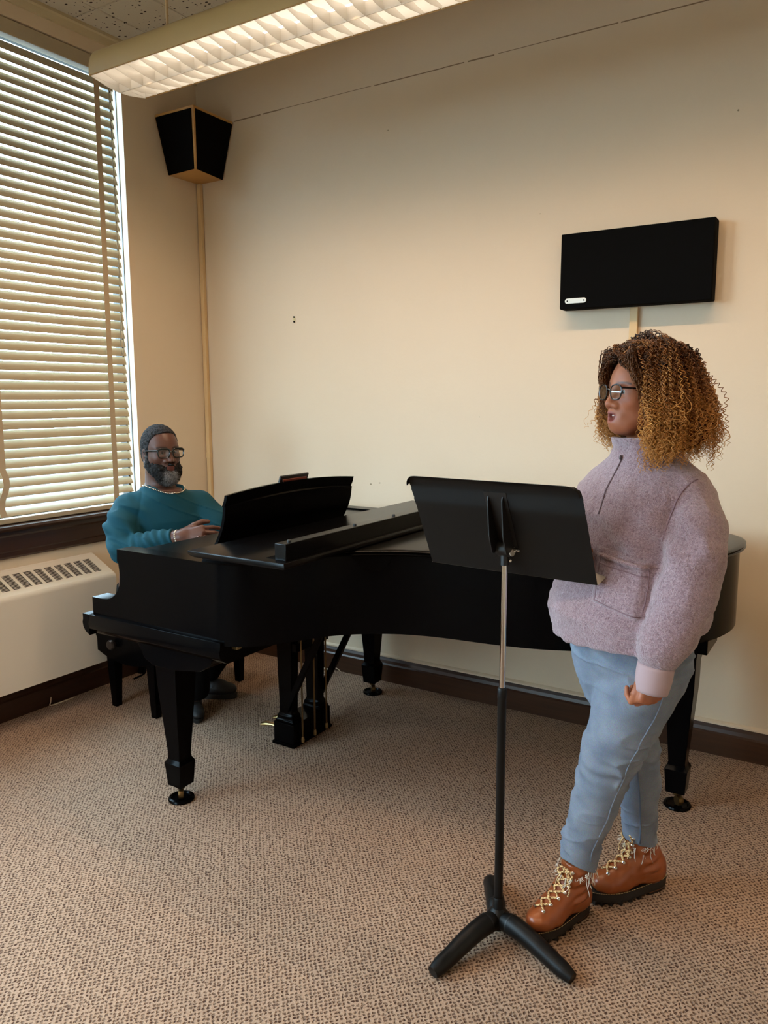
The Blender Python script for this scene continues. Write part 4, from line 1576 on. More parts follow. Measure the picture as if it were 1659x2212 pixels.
def hand_prims(S, wrist, fwd, thumb, curl, s=1.0, spread=1.0, tcurl=0.3, k=.008, side=1, tab=1.0):
    """local: x wrist->knuckles, y towards the thumb, z back of the hand; curl = list of 4 total bend angles"""
    S.frame(fwd, thumb, wrist, s=s)
    kn = [(.090, .031 * spread, .002), (.094, .010 * spread, .005), (.090, -.011 * spread, .004), (.082, -.030 * spread, .0)]
    kn = [(a, b, c * side) for a, b, c in kn]
    S.cap((-.03, 0, 0), (.015, 0, 0), .025, .024, k=.015)
    for j, p in enumerate(kn):
        S.cap((.008, p[1] * .45, 0), p, .0175, .0125 if j < 3 else .0115, k=.012)
    ln = [(.043, .026, .022), (.048, .030, .023), (.045, .028, .022), (.035, .021, .020)]
    rad = [.0092, .0095, .0090, .0080]
    for j in range(4):
        p = np.array(kn[j])
        a = 0.0
        yaw_ = (1.5 - j) * .06 * spread
        for q in range(3):
            a += curl[j] * (.38, .38, .24)[q]
            d = np.array([math.cos(a), yaw_ * math.cos(a), -side * math.sin(a)])
            e = p + d * ln[j][q]
            r0 = rad[j] * (1, .93, .86)[q]
            S.cap(p, e, r0, r0 * .92, k=.0035 if q == 0 else .002)
            p = e
    b = np.array([.022, .022, -.006 * side])
    p1 = b + np.array([.030, .026 * tab, -.010 * side])
    p2 = p1 + np.array([.030 * math.cos(tcurl), .016 * tab * math.cos(tcurl), -side * .030 * math.sin(tcurl)])
    p3 = p2 + np.array([.026 * math.cos(tcurl * 1.6), .002, -side * .026 * math.sin(tcurl * 1.6)])
    S.cap(b, p1, .0185, .0135, k=.012)
    S.cap(p1, p2, .0128, .0110, k=.004)
    S.cap(p2, p3, .0110, .0090, k=.003)


def surf(S, p, d, far=0.4):
    """first surface point from p along d"""
    p, d = np.array(p, float), np.array(d, float)
    d = d / np.linalg.norm(d)
    t = np.linspace(0, far, 600)
    v = S.ev(p[None] + t[:, None] * d[None])
    i = np.argmax(v < 0)
    if v[i] >= 0:
        return p
    return p + d * t[max(i - 1, 0)]


def glasses(O, F, L, s, parent, w, h, rad, frame_mat, corner=3.0, x=.104, zc=-.004, gap=.009, name='glasses', browbar=0.0, lens_mat=None):
    S = Sdf().frame(F, L, O, s=s)
    g = None
    for q in (-1, 1):
        pts, lens = [], []
        for k in range(33):
            a = 2 * PI * k / 32
            ca, sa = math.cos(a), math.sin(a)
            yy = math.copysign(abs(ca) ** (2 / corner), ca) * w / 2
            zz = math.copysign(abs(sa) ** (2 / corner), sa) * h / 2
            if zz < 0:
                yy *= 0.93
            yc = q * (gap + w / 2)
            xx = x - 0.16 * (abs(yc + yy) - .01) ** 1.0 * .6
            pts.append(S.w((xx, yc + yy, zc + zz)))
            lens.append((xx, yc + yy, zc + zz))
        rr = [rad * s * (1 + browbar * max(0, math.sin(2 * PI * k / 32))) for k in range(33)]
        o = MB().tube(pts[:-1], rr[:-1], 8, cap=False)
        nn_ = 8
        o.f += [(31 * nn_ + j, 31 * nn_ + (j + 1) % nn_, (j + 1) % nn_, j) for j in range(nn_)]
        o = o.build('frame_rim' if g else name, frame_mat, g or parent, smooth='auto')
        if g is None:
            g = o
        c = len(lens) - 1
        fr = [S.w((p[0] + .0006, p[1], p[2])) for p in lens[:-1]]
        bk = [S.w((p[0] - .0006, p[1], p[2])) for p in lens[:-1]]
        MB().add(fr + bk, [tuple(range(c)), tuple(range(2 * c - 1, c - 1, -1))] + [(i, (i + 1) % c, c + (i + 1) % c, c + i) for i in range(c)]).build('lens', lens_mat or M['lens'], g)
        yo = q * (gap + w)
        xo = x - .16 * (gap + w - .01) * .6
        tp = [S.w((xo - .001, yo + q * .001, zc + h * .30)), S.w((xo - .010, yo + q * .004, zc + h * .30)), S.w((.02, q * .081, zc + h * .22)), S.w((-.012, q * .082, zc + .006)), S.w((-.03, q * .080, zc - .012)), S.w((-.04, q * .078, zc - .03))]
        MB().tube(tp, [rad * s * 1.5, rad * s * 1.5, rad * s * 1.2, rad * s, rad * s, rad * s], 8).build('temple', frame_mat, g, smooth='auto')
    MB().tube([S.w((x, -gap - .001, zc + h * .12)), S.w((x + .003, 0, zc + h * .20)), S.w((x, gap + .001, zc + h * .12))], rad * s * 1.1, 8).build('bridge', frame_mat, g, smooth='auto')
    return g


def unit(v):
    v = np.array(v, float)
    return v / np.linalg.norm(v)

# ------------------------------------------------------------------ the standing woman
wm = thing('person', 'standing woman with big curly hair, glasses, mauve fleece pullover and light jeans', 'person', (3.02, -1.40, 0.0))
wO, wF, wL = np.array([3.056, -1.404, 1.61]), unit((-.678, -.736, .03)), np.array([.736, -.678, 0])
BL2, BF2 = np.array([.866, -.5, 0]), np.array([-.5, -.866, 0])
WS = 0.93
skinW = lin((160, 96, 66))[:3]
M['skinW'] = attr_mat('skin_warm_brown', 0.45, 0.4, bump=(700, 0.06, 0.0006), sss=0.12)
S = Sdf()
head_prims(S, wO, wF, wL, WS, jaw=1.06, mouth_open=1.0, nose=1.15, lips=1.15)
S.cap((-.022, 0, -.06), (-.036, 0, -.185), .052, .058, k=.03)
S.frame()
S.stack([(.86, 3.04, -1.36, .15, .11), (1.0, 3.04, -1.365, .14, .10), (1.12, 3.045, -1.37, .13, .095), (1.28, 3.06, -1.38, .15, .10), (1.37, 3.07, -1.385, .15, .08), (1.45, 3.08, -1.39, .07, .06)], BL2, k=.03)
S.chain([(3.205, -1.44, 1.335), (3.232, -1.535, 1.104), (3.170, -1.591, .88)], (.05, .040, .028), k=.03)
hw = np.array([3.170, -1.592, .893])
hand_prims(S, hw, unit((-.10, -.12, -1)), unit((-.62, -.78, 0.1)), (2.7, 2.8, 2.9, 2.9), s=.92, tcurl=.10, side=-1, tab=.40)
S.frame()
S.chain([(2.95, -1.315, 1.33), (2.862, -1.33, 1.14), (2.868, -1.47, 1.15)], (.05, .040, .028), k=.03)
hand_prims(S, np.array([2.862, -1.470, 1.150]), unit((.45, -.70, .0)), unit((.05, .0, 1)), (1.9, 2.0, 2.1, 2.1), s=.92, tcurl=.6)
S.frame()
S.chain([(3.10, -1.39, .86), (3.018, -1.455, .55), (2.985, -1.455, .40), (2.948, -1.452, .265), (2.937, -1.456, .12)], (.080, .052, .048, .036, .034), k=.006)
S.chain([(2.995, -1.31, .86), (3.050, -1.268, .52), (3.058, -1.235, .38), (3.058, -1.198, .25), (3.057, -1.188, .12)], (.075, .050, .046, .036, .034), k=.006)
body = S.mesh((2.75, -1.75, .06), (3.40, -1.0, 1.78), .0042, 'body', M['skinW'], wm, head_color(wO, wF, wL, WS, skinW, lin((148, 84, 76))[:3], lin((58, 38, 30))[:3]))
eyes(wO, wF, wL, WS, wm)
Hd = Sdf().frame(wF, wL, wO, s=WS)
MB().obox(Hd.w((.083, 0, -.068)), wF, wL, (0, 0, 1), .003, .012, .0028).build('teeth', M['ivory'], wm, bevel=0.001)
MB().obox(Hd.w((.076, 0, -.076)), wF, wL, (0, 0, 1), .003, .014, .010).build('mouth_cavity', mat('mouth_dark', (52, 20, 20), 0.6), wm, bevel=0.002)
glasses(wO, wF, wL, WS, wm, .052, .044, .0021, mat('black_frame', (18, 18, 22), 0.25), corner=2.6, x=.108, zc=-.002, gap=.0085)


# fleece pullover
def fleece_material():
    m = mat('sherpa_fleece', (168, 146, 152), 0.95, spec=0.15, sheen=0.5)
    N = NT(m)
    tc = N.new('ShaderNodeTexCoord')
    nz = N.new('ShaderNodeTexNoise')
    nz.inputs['Scale'].default_value = 190
    nz.inputs['Detail'].default_value = 3
    nz.inputs['Distortion'].default_value = 1.2
    N.link(tc.outputs['Object'], nz.inputs['Vector'])
    mx = N.new('ShaderNodeMix', data_type='RGBA')
    mx.inputs[6].default_value = lin((122, 91, 100))
    mx.inputs[7].default_value = lin((176, 146, 153))
    mr = N.new('ShaderNodeMapRange')
    mr.inputs['From Min'].default_value = .3
    mr.inputs['From Max'].default_value = .68
    N.link(nz.outputs['Fac'], mr.inputs['Value'])
    N.link(mr.outputs[0], mx.inputs[0])
    N.link(mx.outputs[2], N.b.inputs['Base Color'])
    bp = N.new('ShaderNodeBump')
    bp.inputs['Strength'].default_value = 0.9
    bp.inputs['Distance'].default_value = 0.006
    N.link(nz.outputs['Fac'], bp.inputs['Height'])
    N.link(bp.outputs['Normal'], N.b.inputs['Normal'])
    return m


M['fleece'] = fleece_material()
J = Sdf()
J.stack([(.80, 3.040, -1.385, .222, .190), (.93, 3.040, -1.385, .226, .195), (.99, 3.038, -1.386, .238, .203), (1.06, 3.042, -1.375, .236, .186), (1.18, 3.044, -1.375, .222, .172), (1.28, 3.048, -1.382, .205, .164),
         (1.345, 3.058, -1.388, .186, .138), (1.395, 3.068, -1.388, .150, .108), (1.43, 3.076, -1.39, .108, .086), (1.455, 3.08, -1.392, .084, .076)], BL2, k=0, n=2.25)
# stand-up collar
J.stack([(1.42, 3.074, -1.396, .090, .082), (1.46, 3.070, -1.400, .082, .076), (1.486, 3.064, -1.408, .084, .080)], BL2, k=.02)
# hem: higher in front
J.plane((3.04, -1.386, .945), (BF2[0] * -.22, BF2[1] * -.22, -1.0), k=.012, lo=(2.7, -1.8, .6), hi=(3.4, -1.0, 1.06))
J.chain([(3.085, -1.395, 1.395), (3.195, -1.432, 1.335)], (.050, .066), k=.04)
J.chain([(3.065, -1.385, 1.395), (2.95, -1.318, 1.325)], (.050, .066), k=.04)
J.chain([(3.200, -1.435, 1.325), (3.232, -1.490, 1.255), (3.238, -1.522, 1.175), (3.226, -1.545, 1.083), (3.200, -1.572, .990), (3.184, -1.586, .952), (3.178, -1.590, .930)], (.068, .073, .077, .077, .071, .062, .050), k=.012)
J.chain([(2.945, -1.318, 1.32), (2.868, -1.33, 1.14), (2.862, -1.41, 1.145), (2.860, -1.440, 1.148)], (.066, .064, .052, .042), k=.012)
J.frame()


def jacket_folds(P):
    d = np.zeros(len(P))
    u = (P[:, 0] - 3.04) * BL2[0] + (P[:, 1] + 1.386) * BL2[1]
    z = P[:, 2]
    d += .0045 * vnoise(P * np.array([1, 1, .6]), 9, 1)
    d += .0030 * vnoise(P, 26, 2)
    d += .0013 * vnoise(P, 95, 5) + .0008 * vnoise(P, 170, 6)
    # drag lines from the armpit to the chest
    ap = np.clip(1 - np.abs(z - 1.22) / .12, 0, 1) * np.clip((u - .03) / .10, 0, 1)
    d += .006 * ap * np.sin((u * 1.0 + z * .8) * 62)
    # hem band and yoke seam
    f = (P[:, 0] - 3.04) * BF2[0] + (P[:, 1] + 1.386) * BF2[1]
    hz = z - .945 - f * .22
    d += .004 * np.exp(-((hz - .055) / .006) ** 2) * (u < .20)
    # pocket patch at her left front
    du, dz = np.abs(u - .112), np.abs(z - 1.108 + (u - .112) * .20)
    ins = np.maximum(du - .068, dz - .075)
    fr = f > .05
    d -= .0095 * np.clip(.5 - ins / .006, 0, 1) * fr
    d += .007 * np.exp(-((z - 1.158 + (u - .112) * .20) / .004) ** 2) * (ins < 0) * fr
    # shoulder seam where the sleeve joins
    sd = (P - np.array([3.19, -1.44, 1.31])) @ unit((.80, -.46, .30))
    d += .004 * np.exp(-(sd / .005) ** 2) * (z > 1.17) * (np.linalg.norm(P - np.array([3.19, -1.44, 1.31]), axis=1) < .105)
    # crease between sleeve and body
    return d


J.disp(jacket_folds)
# neck opening
J.frame(wF, wL, wO, s=WS)
J.cap((-.030, 0, -.16), (-.018, 0, -.09), .064, .076, k=.006, op='s')
J.frame()
jk = J.mesh((2.72, -1.78, .80), (3.42, -1.08, 1.53), .0046, 'fleece_pullover', M['fleece'], wm)
# cuffs, zip, zip pull
cm_ = mat('ribbed_cuff', (170, 142, 144), 0.8, bump=(400, 0.2, 0.001), sheen=0.2)


def cuff(p0, p1, r0, r1, par):
    p0, p1 = np.array(p0), np.array(p1)
    n = 9
    path = [p0 + (p1 - p0) * i / n for i in range(n + 1)]
    rr = [r0 + (r1 - r0) * i / n + .0022 * math.sin(PI * i / n) for i in range(n + 1)]
    path = path + [path[-1] - (p1 - p0) * .02, path[-1] - (p1 - p0) * .10]
    rr += [r1 - .003, r1 - .006]
    return MB().tube(path, rr, 28).build('cuff', cm_, par, smooth=True)


cuff((3.1725, -1.592, .905), (3.164, -1.598, .832), .0470, .0425, jk)
cuff((2.859, -1.445, 1.148), (2.863, -1.476, 1.151), .044, .040, jk)
zp_ = []
for i in range(16):
    z = 1.440 - i * .0105
    p = np.array([3.065, -1.397, z]) + BF2 * .35 + BL2 * .004
    zp_.append(surf(J, p, -BF2, .40) + BF2 * .0005)
MB().tube(zp_, .0022, 6).build('zip', mat('zip_tape', (108, 90, 97), 0.7), jk, smooth=True)
MB().ball(zp_[0] + BF2 * .006 + np.array([0, 0, -.006]), (.004, .004, .007), 8, 6).build('zip_pull', mat('zip_metal', (96, 88, 88), 0.35, 0.8), jk, smooth=True)

# patch pocket low on her left front
gp, n_ = [], 18
for i in range(n_ + 1):
    for j in range(n_ + 1):
        u, v = i / n_, j / n_
        e = min(u, 1 - u, v, 1 - v) * n_
        c = np.array([3.04, -1.386, 0]) + BL2 * (.052 + .138 * u) + np.array([0, 0, 1.185 - .020 * u - .138 * v - .012 * v * u])
        s0 = surf(J, c + BF2 * .36, -BF2, .36)
        gp.append(s0 + BF2 * ((.0060 + (.004 if j in (1, 2) else 0) - (.003 if j == 3 else 0)) if e >= 1 else -.004))
pk = MB().add(gp, [(i * (n_ + 1) + j, (i + 1) * (n_ + 1) + j, (i + 1) * (n_ + 1) + j + 1, i * (n_ + 1) + j + 1) for i in range(n_) for j in range(n_)])
pko = pk.build('pocket', M['fleece'], jk, smooth=True)
edge_m = mat('fleece_seam', (134, 108, 115), 0.95, spec=0.1)
G = lambda i, j: gp[i * (n_ + 1) + j]
for nm, ln_ in (('pocket_seam', [G(1, j) for j in range(1, n_)]), ('pocket_seam', [G(n_ - 1, j) for j in range(1, n_)]), ('pocket_seam', [G(i, n_ - 1) for i in range(1, n_)]), ('pocket_seam', [G(i, 4) for i in range(1, n_)])):
    MB().tube([q - BF2 * .0008 for q in ln_], .0017, 6).build(nm, edge_m, pko, smooth=True)
MB().tube([G(i, 1) + BF2 * .001 for i in range(1, n_)], .0062, 8).build('pocket_hem', M['fleece'], pko, smooth=True)
sm_ = []
for i in range(15):
    t = i / 14
    c = np.array([3.235, -1.435, 1.365]) * (1 - t) ** 2 + 2 * t * (1 - t) * np.array([3.185, -1.515, 1.365]) + t * t * np.array([3.165, -1.545, 1.21])
    dd = unit(BF2 * .85 + BL2 * .35 + np.array([0, 0, .45 * (1 - t)]))
    sm_.append(surf(J, c + dd * .18, -dd, .30) + dd * .0002)
MB().tube(sm_, .0017, 6).build('sleeve_seam', edge_m, jk, smooth=True)


# jeans
def denim_material():
    m = mat('light_denim', (148, 168, 190), 0.85, spec=0.2)
    N = NT(m)
    tc = N.new('ShaderNodeTexCoord')
    n1 = N.new('ShaderNodeTexNoise')
    n1.inputs['Scale'].default_value = 13
    n1.inputs['Detail'].default_value = 7
    N.link(tc.outputs['Object'], n1.inputs['Vector'])
    mp = N.new('ShaderNodeMapping')
    mp.inputs['Scale'].default_value = (700, 700, 240)
    N.link(tc.outputs['Object'], mp.inputs['Vector'])
    n2 = N.new('ShaderNodeTexNoise')
    n2.inputs['Scale'].default_value = 1
    N.link(mp.outputs[0], n2.inputs['Vector'])
    mx = N.new('ShaderNodeMix', data_type='RGBA')
    mx.inputs[6].default_value = lin((98, 112, 137))
    mx.inputs[7].default_value = lin((176, 185, 199))
    N.link(n1.outputs['Fac'], mx.inputs[0])
    m2 = N.new('ShaderNodeMix', data_type='RGBA', blend_type='MULTIPLY')
    m2.inputs[0].default_value = 0.6
    N.link(mx.outputs[2], m2.inputs[6])
    N.link(n2.outputs['Color'], m2.inputs[7])
    N.link(m2.outputs[2], N.b.inputs['Base Color'])
    bp = N.new('ShaderNodeBump')
    bp.inputs['Strength'].default_value = 0.25
    bp.inputs['Distance'].default_value = 0.001
    N.link(n2.outputs['Fac'], bp.inputs['Height'])
    N.link(bp.outputs['Normal'], N.b.inputs['Normal'])
    return m


M['denim'] = denim_material()
T_ = Sdf()
T_.stack([(.60, 3.045, -1.365, .06, .05), (.68, 3.045, -1.36, .125, .09), (.76, 3.045, -1.356, .165, .13), (.84, 3.045, -1.352, .180, .150), (.92, 3.042, -1.358, .180, .152), (1.0, 3.042, -1.362, .165, .135), (1.05, 3.042, -1.362, .155, .125)], BL2, k=0)
T_.chain([(3.105, -1.392, .86), (3.075, -1.415, .74), (3.020, -1.455, .55), (2.985, -1.455, .40), (2.948, -1.452, .265), (2.936, -1.458, .10)], (.116, .110, .080, .069, .055, .054), k=.010)
T_.chain([(2.975, -1.322, .86), (2.990, -1.308, .74), (3.050, -1.268, .52), (3.058, -1.235, .38), (3.058, -1.198, .25), (3.057, -1.185, .10)], (.104, .097, .071, .063, .054, .054), k=.014)


def jean_folds(P):
    z = P[:, 2]
    d = .0035 * vnoise(P * np.array([1, 1, 1.6]), 12, 8)
    rz = np.clip(.35 + np.exp(-((z - .56) / .10) ** 2) + .8 * np.exp(-((z - .86) / .09) ** 2) + .6 * np.exp(-((z - .26) / .07) ** 2), 0, 1.2)
    d -= .0060 * rz * np.maximum(0, 1 - np.abs(vnoise(P * np.array([.7, .7, 2.1]), 13, 18)) * 3.2) ** 2
    for zc, a in ((.545, .0026), (.90, .0025), (.235, .0020)):
        w = np.exp(-((z - zc) / .075) ** 2)
        d += a * w * np.sin(z * 150 + P[:, 0] * 60 - P[:, 1] * 45 + 4.0 * vnoise(P, 9, 9))
    return d


T_.disp(jean_folds)
T_.plane((2.936, -1.456, .188), (-.22, -.5, -1), k=.002, lo=(2.7, -1.70, .0), hi=(3.0, -1.32, .45))
T_.plane((3.058, -1.192, .172), (-.1, -.15, -1), k=.002, lo=(2.9, -1.317, .0), hi=(3.3, -1.0, .45))
jn_ = T_.mesh((2.80, -1.62, .12), (3.30, -1.10, 1.06), .0045, 'jeans', M['denim'], wm)
seam_m = mat('denim_seam', (124, 140, 162), 0.9)
sl2 = []
dirv = unit((.75, -.62, 0))
for i in range(34):
    z = .84 - i * .0185
    c = np.array([np.interp(z, (.1, .265, .40, .55, .74, .86), (2.936, 2.948, 2.985, 3.020, 3.075, 3.105)), np.interp(z, (.1, .265, .40, .55, .74, .86), (-1.458, -1.452, -1.455, -1.455, -1.415, -1.392)), z])
    sl2.append(surf(T_, c + dirv * .28, -dirv, .3) + dirv * .0002)
MB().tube(sl2, .0022, 6).build('side_seam', seam_m, jn_, smooth=True)
sl2 = []
dirv = unit((.30, -1, 0))
for i in range(18):
    z = .50 - i * .0185
    c = np.array([np.interp(z, (.10, .25, .38, .52), (3.057, 3.058, 3.058, 3.050)), np.interp(z, (.10, .25, .38, .52), (-1.185, -1.198, -1.235, -1.268)), z])
    sl2.append(surf(T_, c + dirv * .12, -dirv, .2) + dirv * .0002)
MB().tube(sl2, .0026, 6).build('inner_seam', mat('denim_seam_dark', (92, 108, 132), 0.9), jn_, smooth=True)
# frayed hems
fr = []
for c, nn3, zz in ((np.array([2.936, -1.458]), np.array([-.22, -.5]), .188), (np.array([3.058, -1.190]), np.array([-.1, -.15]), .172)):
    for k in range(90):
        a = random.uniform(0, 2 * PI)
        long = random.random() < .34 and math.cos(a - (-1.0)) > .3
        p = np.array([c[0] + .050 * math.cos(a), c[1] + .050 * math.sin(a), 0])
        p[2] = zz - (nn3 @ (p[:2] - c)) + .004
        L_ = random.uniform(.035, .065) if long else random.uniform(.004, .014)
        q = []
        dx, dy = random.uniform(-.006, .006), random.uniform(-.006, .006)
        out_ = np.array([math.cos(a), math.sin(a), 0])
        for i in range(6):
            t = i / 5
            q.append(p + out_ * (.008 * t + .004) + np.array([dx * t + .004 * math.sin(5 * t + k) * t, dy * t + .004 * math.cos(4 * t + k) * t, -L_ * t]))
        fr.append(np.array(q))
strands('hem_fray', fr, .0011, mat('white_thread', (226, 218, 204), 0.9), jn_)

# lace-up boots
M['tan'] = mat('tan_leather', (142, 72, 33), 0.34, spec=0.5, bump=(90, 0.10, 0.002), var=(14, 0.22))
M['sole'] = mat('black_rubber', (20, 18, 17), 0.6)
M['heelw'] = wood('stacked_heel', (120, 66, 32), (92, 48, 22), 0.5, (4, 4, 160))
M['welt'] = mat('welt_thread', (196, 168, 120), 0.7)
lace_m = mat('striped_lace', (206, 166, 104), 0.8)
N = NT(lace_m)
tc = N.new('ShaderNodeTexCoord')
wv = N.new('ShaderNodeTexNoise')
wv.inputs['Scale'].default_value = 260
N.link(tc.outputs['Object'], wv.inputs['Vector'])
cr = N.new('ShaderNodeMix', data_type='RGBA')
cr.inputs[6].default_value = lin((120, 74, 40))
cr.inputs[7].default_value = lin((238, 206, 150))
gt = N.new('ShaderNodeMath', operation='GREATER_THAN')
gt.inputs[1].default_value = .46
N.link(wv.outputs['Fac'], gt.inputs[0])
N.link(gt.outputs[0], cr.inputs[0])
N.link(cr.outputs[2], N.b.inputs['Base Color'])


def boot(heel, toe, lab, ankle):
    h, t = np.array([*heel, 0.0]), np.array([*toe, 0.0])
    F = unit(t - h)
    L = np.array([-F[1], F[0], 0])
    Ln = np.linalg.norm(t - h)
    s = Ln / .275
    S = Sdf().frame(F, L, h, s=s)
    ank = (np.array([*ankle, .15]) - h)
    ax_, ay_ = (F @ ank) / s, (L @ ank) / s
    S.cap((.050, 0, .075), (.062, 0, .095), .042, .044, k=0)
    S.cap((.062, 0, .10), (ax_, ay_, .168), .046, .047, k=.03)
    S.cap((ax_, ay_, .168), (ax_, ay_, .215), .046, .045, k=.01)
    S.cap((.055, 0, .068), (.16, 0, .064), .040, .037, k=.03)
    S.ell((.205, .002, .060), (.064, .047, .036), k=.03)
    S.cap((.10, 0, .115), (.165, 0, .078), .036, .034, k=.04)

    def wr(P):
        return .0016 * vnoise(P, 60, 12) + .0030 * np.exp(-((P[:, 0] - .085) / .03) ** 2) * np.sin(P[:, 2] * 190 + P[:, 0] * 60) * (P[:, 2] > .085)
    S.disp(wr)
    S.plane((0, 0, .034), (0, 0, -1), k=.004)
    S.plane((ax_, 0, .218), (.18, 0, 1), k=.004)
    lo = np.minimum(h, t) - .10
    hi = np.maximum(h, t) + .10
    lo[2], hi[2] = .0, .26
    b = S.mesh(lo, hi, .0032, 'boot', M['tan'], wm)
    tag(b, lab)

    def out2(d):
        pts = []
        for k in range(44):
            a = 2 * PI * k / 44
            x, y = math.cos(a), math.sin(a)
            px = .137 + (.138 + d) * x
            wid = np.interp(px, (0, .03, .08, .13, .19, .24, .275), (.034, .037, .035, .040, .0475, .043, .03)) + d
            pts.append((px, math.copysign(min(1, abs(y) ** .62), y) * wid))
        return pts

    def slab(d, z0, z1, clip=None):
        pts = out2(d)
        if clip:
            pts = [p for p in pts if clip(p)]
        return [S.w((p[0], p[1], z0)) for p in pts], [S.w((p[0], p[1], z1)) for p in pts]
    r0, r1 = slab(.004, .010, .036)
    sole = MB().loft([r0, r1]).build('sole', M['sole'], b, bevel=.002)
    w0, w1 = slab(.0055, .0355, .039)
    MB().loft([w0, w1]).build('welt', M['sole'], b)
    wt = [S.w((p[0], p[1], .0405)) for p in out2(.0035)]
    dash = MB()
    for k in range(len(wt)):
        a, c2 = wt[k], wt[(k + 1) % len(wt)]
        for j in range(2):
            dash.tube([a + (c2 - a) * (j * .5 + .05), a + (c2 - a) * (j * .5 + .38)], .0009, 5)
    tag(dash.build('welt_stitching', M['welt'], b), kind='stuff')
    h0, h1 = slab(.002, .006, .021, lambda p: p[0] < .082)
    MB().loft([h0, h1]).build('heel', M['heelw'], b, bevel=.001)
    h0, h1 = slab(.002, .0, .0065, lambda p: p[0] < .082)
    MB().loft([h0, h1]).build('heel_tip', M['sole'], b)
    lug = MB()
    pts = out2(.003)
    for k, p in enumerate(pts):
        if p[0] > .11 and abs(p[1]) > .012 or p[0] > .25:
            q = np.array([p[0] - .137, p[1]])
            inn = np.array([.137 + q[0] * .80, p[1] * .70])
            c = (np.array(p) + inn) / 2
            dd = unit(np.array(p) - inn)
            if k % 2 == 0:
                lug.obox(S.w((c[0], c[1], .0082)), F * dd[0] + L * dd[1], F * -dd[1] + L * dd[0], (0, 0, 1), np.linalg.norm(np.array(p) - inn) / 2 * s, .0062 * s, .0080 * s)
    tag(lug.build('tread_lugs', M['sole'], b), kind='stuff')
    # tongue and lacing following the instep ridge
    xs = [(.178, .055), (.158, .075), (.140, .097), (.126, .118), (.116, .142), (.111, .166), (.108, .188)]
    rows = []
    for k, (xx, zz) in enumerate(xs):
        d = unit(np.array([-.75, 0, -.65]) if k < 4 else np.array([-1, 0, -.15]))
        row = []
        for sy in (-1, 1):
            off = .0165 + .001 * k
            o = S.w((xx + .05, sy * off + (ay_ * (k / 7)), zz + (.045 if k < 4 else .010)))
            row.append(surf(S, o, S.R @ d, .12))
        rows.append(row)
    for row in rows:
        for p, sy in ((row[0], -1), (row[1], 1)):
            q = p + L * sy * .006
            MB().lathe(p + F * .001, [(.0048, 0), (.0052, .002), (.003, .003), (.0022, .0055), (.0045, .007), (.001, .008)], 10, unit(F * .7 + L * sy * .5 + np.array([0, 0, .5]))).build('lace_hook', M['chrome'], b, smooth='auto')
    la = MB()
    up_ = F * .6 + np.array([0, 0, .55])
    for k in range(len(rows) - 1):
        for sy in (0, 1):
            a, c2 = rows[k][sy], rows[k + 1][1 - sy]
            mid = (a + c2) / 2 + unit(up_) * (.0075 + .002 * sy)
            la.tube(catmull([a + unit(up_) * .004, mid, c2 + unit(up_) * .004], 4), .0034, 6)
    # bow
    top = (rows[-1][0] + rows[-1][1]) / 2 + unit(up_) * .006
    for sy in (-1, 1):
        lp_ = [top, top + L * sy * .014 + F * .008 + np.array([0, 0, .004]), top + L * sy * .028 + F * .008 + np.array([0, 0, -.010]), top + L * sy * .018 + F * .008 + np.array([0, 0, -.020]), top]
        la.tube(catmull(lp_, 6), .0030, 6)
        en = [top, top + L * sy * .014 + F * .012 + np.array([0, 0, -.02]), top + L * sy * .026 + F * .016 + np.array([0, 0, -.05]), top + L * sy * .022 + F * .018 + np.array([0, 0, -.072])]
        la.tube(catmull(en, 6), .0024, 6)
    tag(la.build('laces', lace_m, b, smooth=True), 'brown and cream striped laces')
    return b


boot((2.950, -1.388), (2.852, -1.632), 'tan leather lace-up boot stepping forward', (2.938, -1.456))
boot((3.124, -1.128), (2.950, -1.346), 'tan leather lace-up boot set back', (3.060, -1.192))

# big curly hair: a soft inner volume and thousands of coiled strands
M['hair'] = attr_mat('curly_hair', 0.5, 0.35)
M['hairb'] = attr_mat('inner_hair', 0.8, 0.1, bump=(220, 0.8, 0.006))
H = Sdf()
H.frame(wF, wL, wO, s=1.0)
H.ell((-.028, 0, .040), (.100, .088, .092), k=0)
H.ell((-.080, 0, -.010), (.115, .114, .105), k=.02)
H.ell((-.085, 0, -.085), (.115, .130, .075), k=.05)
for q in (-1, 1):
    H.ell((-.018, q * .090, -.050), (.042, .028, .090), k=.02)
H.disp(lambda P: .008 * vnoise(P, 28, 21) + .004 * vnoise(P, 70, 22))
H.ell((.108, 0, -.030), (.095, .092, .125), k=.01, op='s')
H.cap((-.02, 0, -.06), (-.035, 0, -.25), .066, .085, k=.01, op='s')


def hairb_col(V):
    n = .5 + .5 * vnoise(V, 45, 23)
    a, b = np.array(lin((44, 26, 16))[:3]), np.array(lin((112, 66, 28))[:3])
    return a + (b - a) * n[:, None]


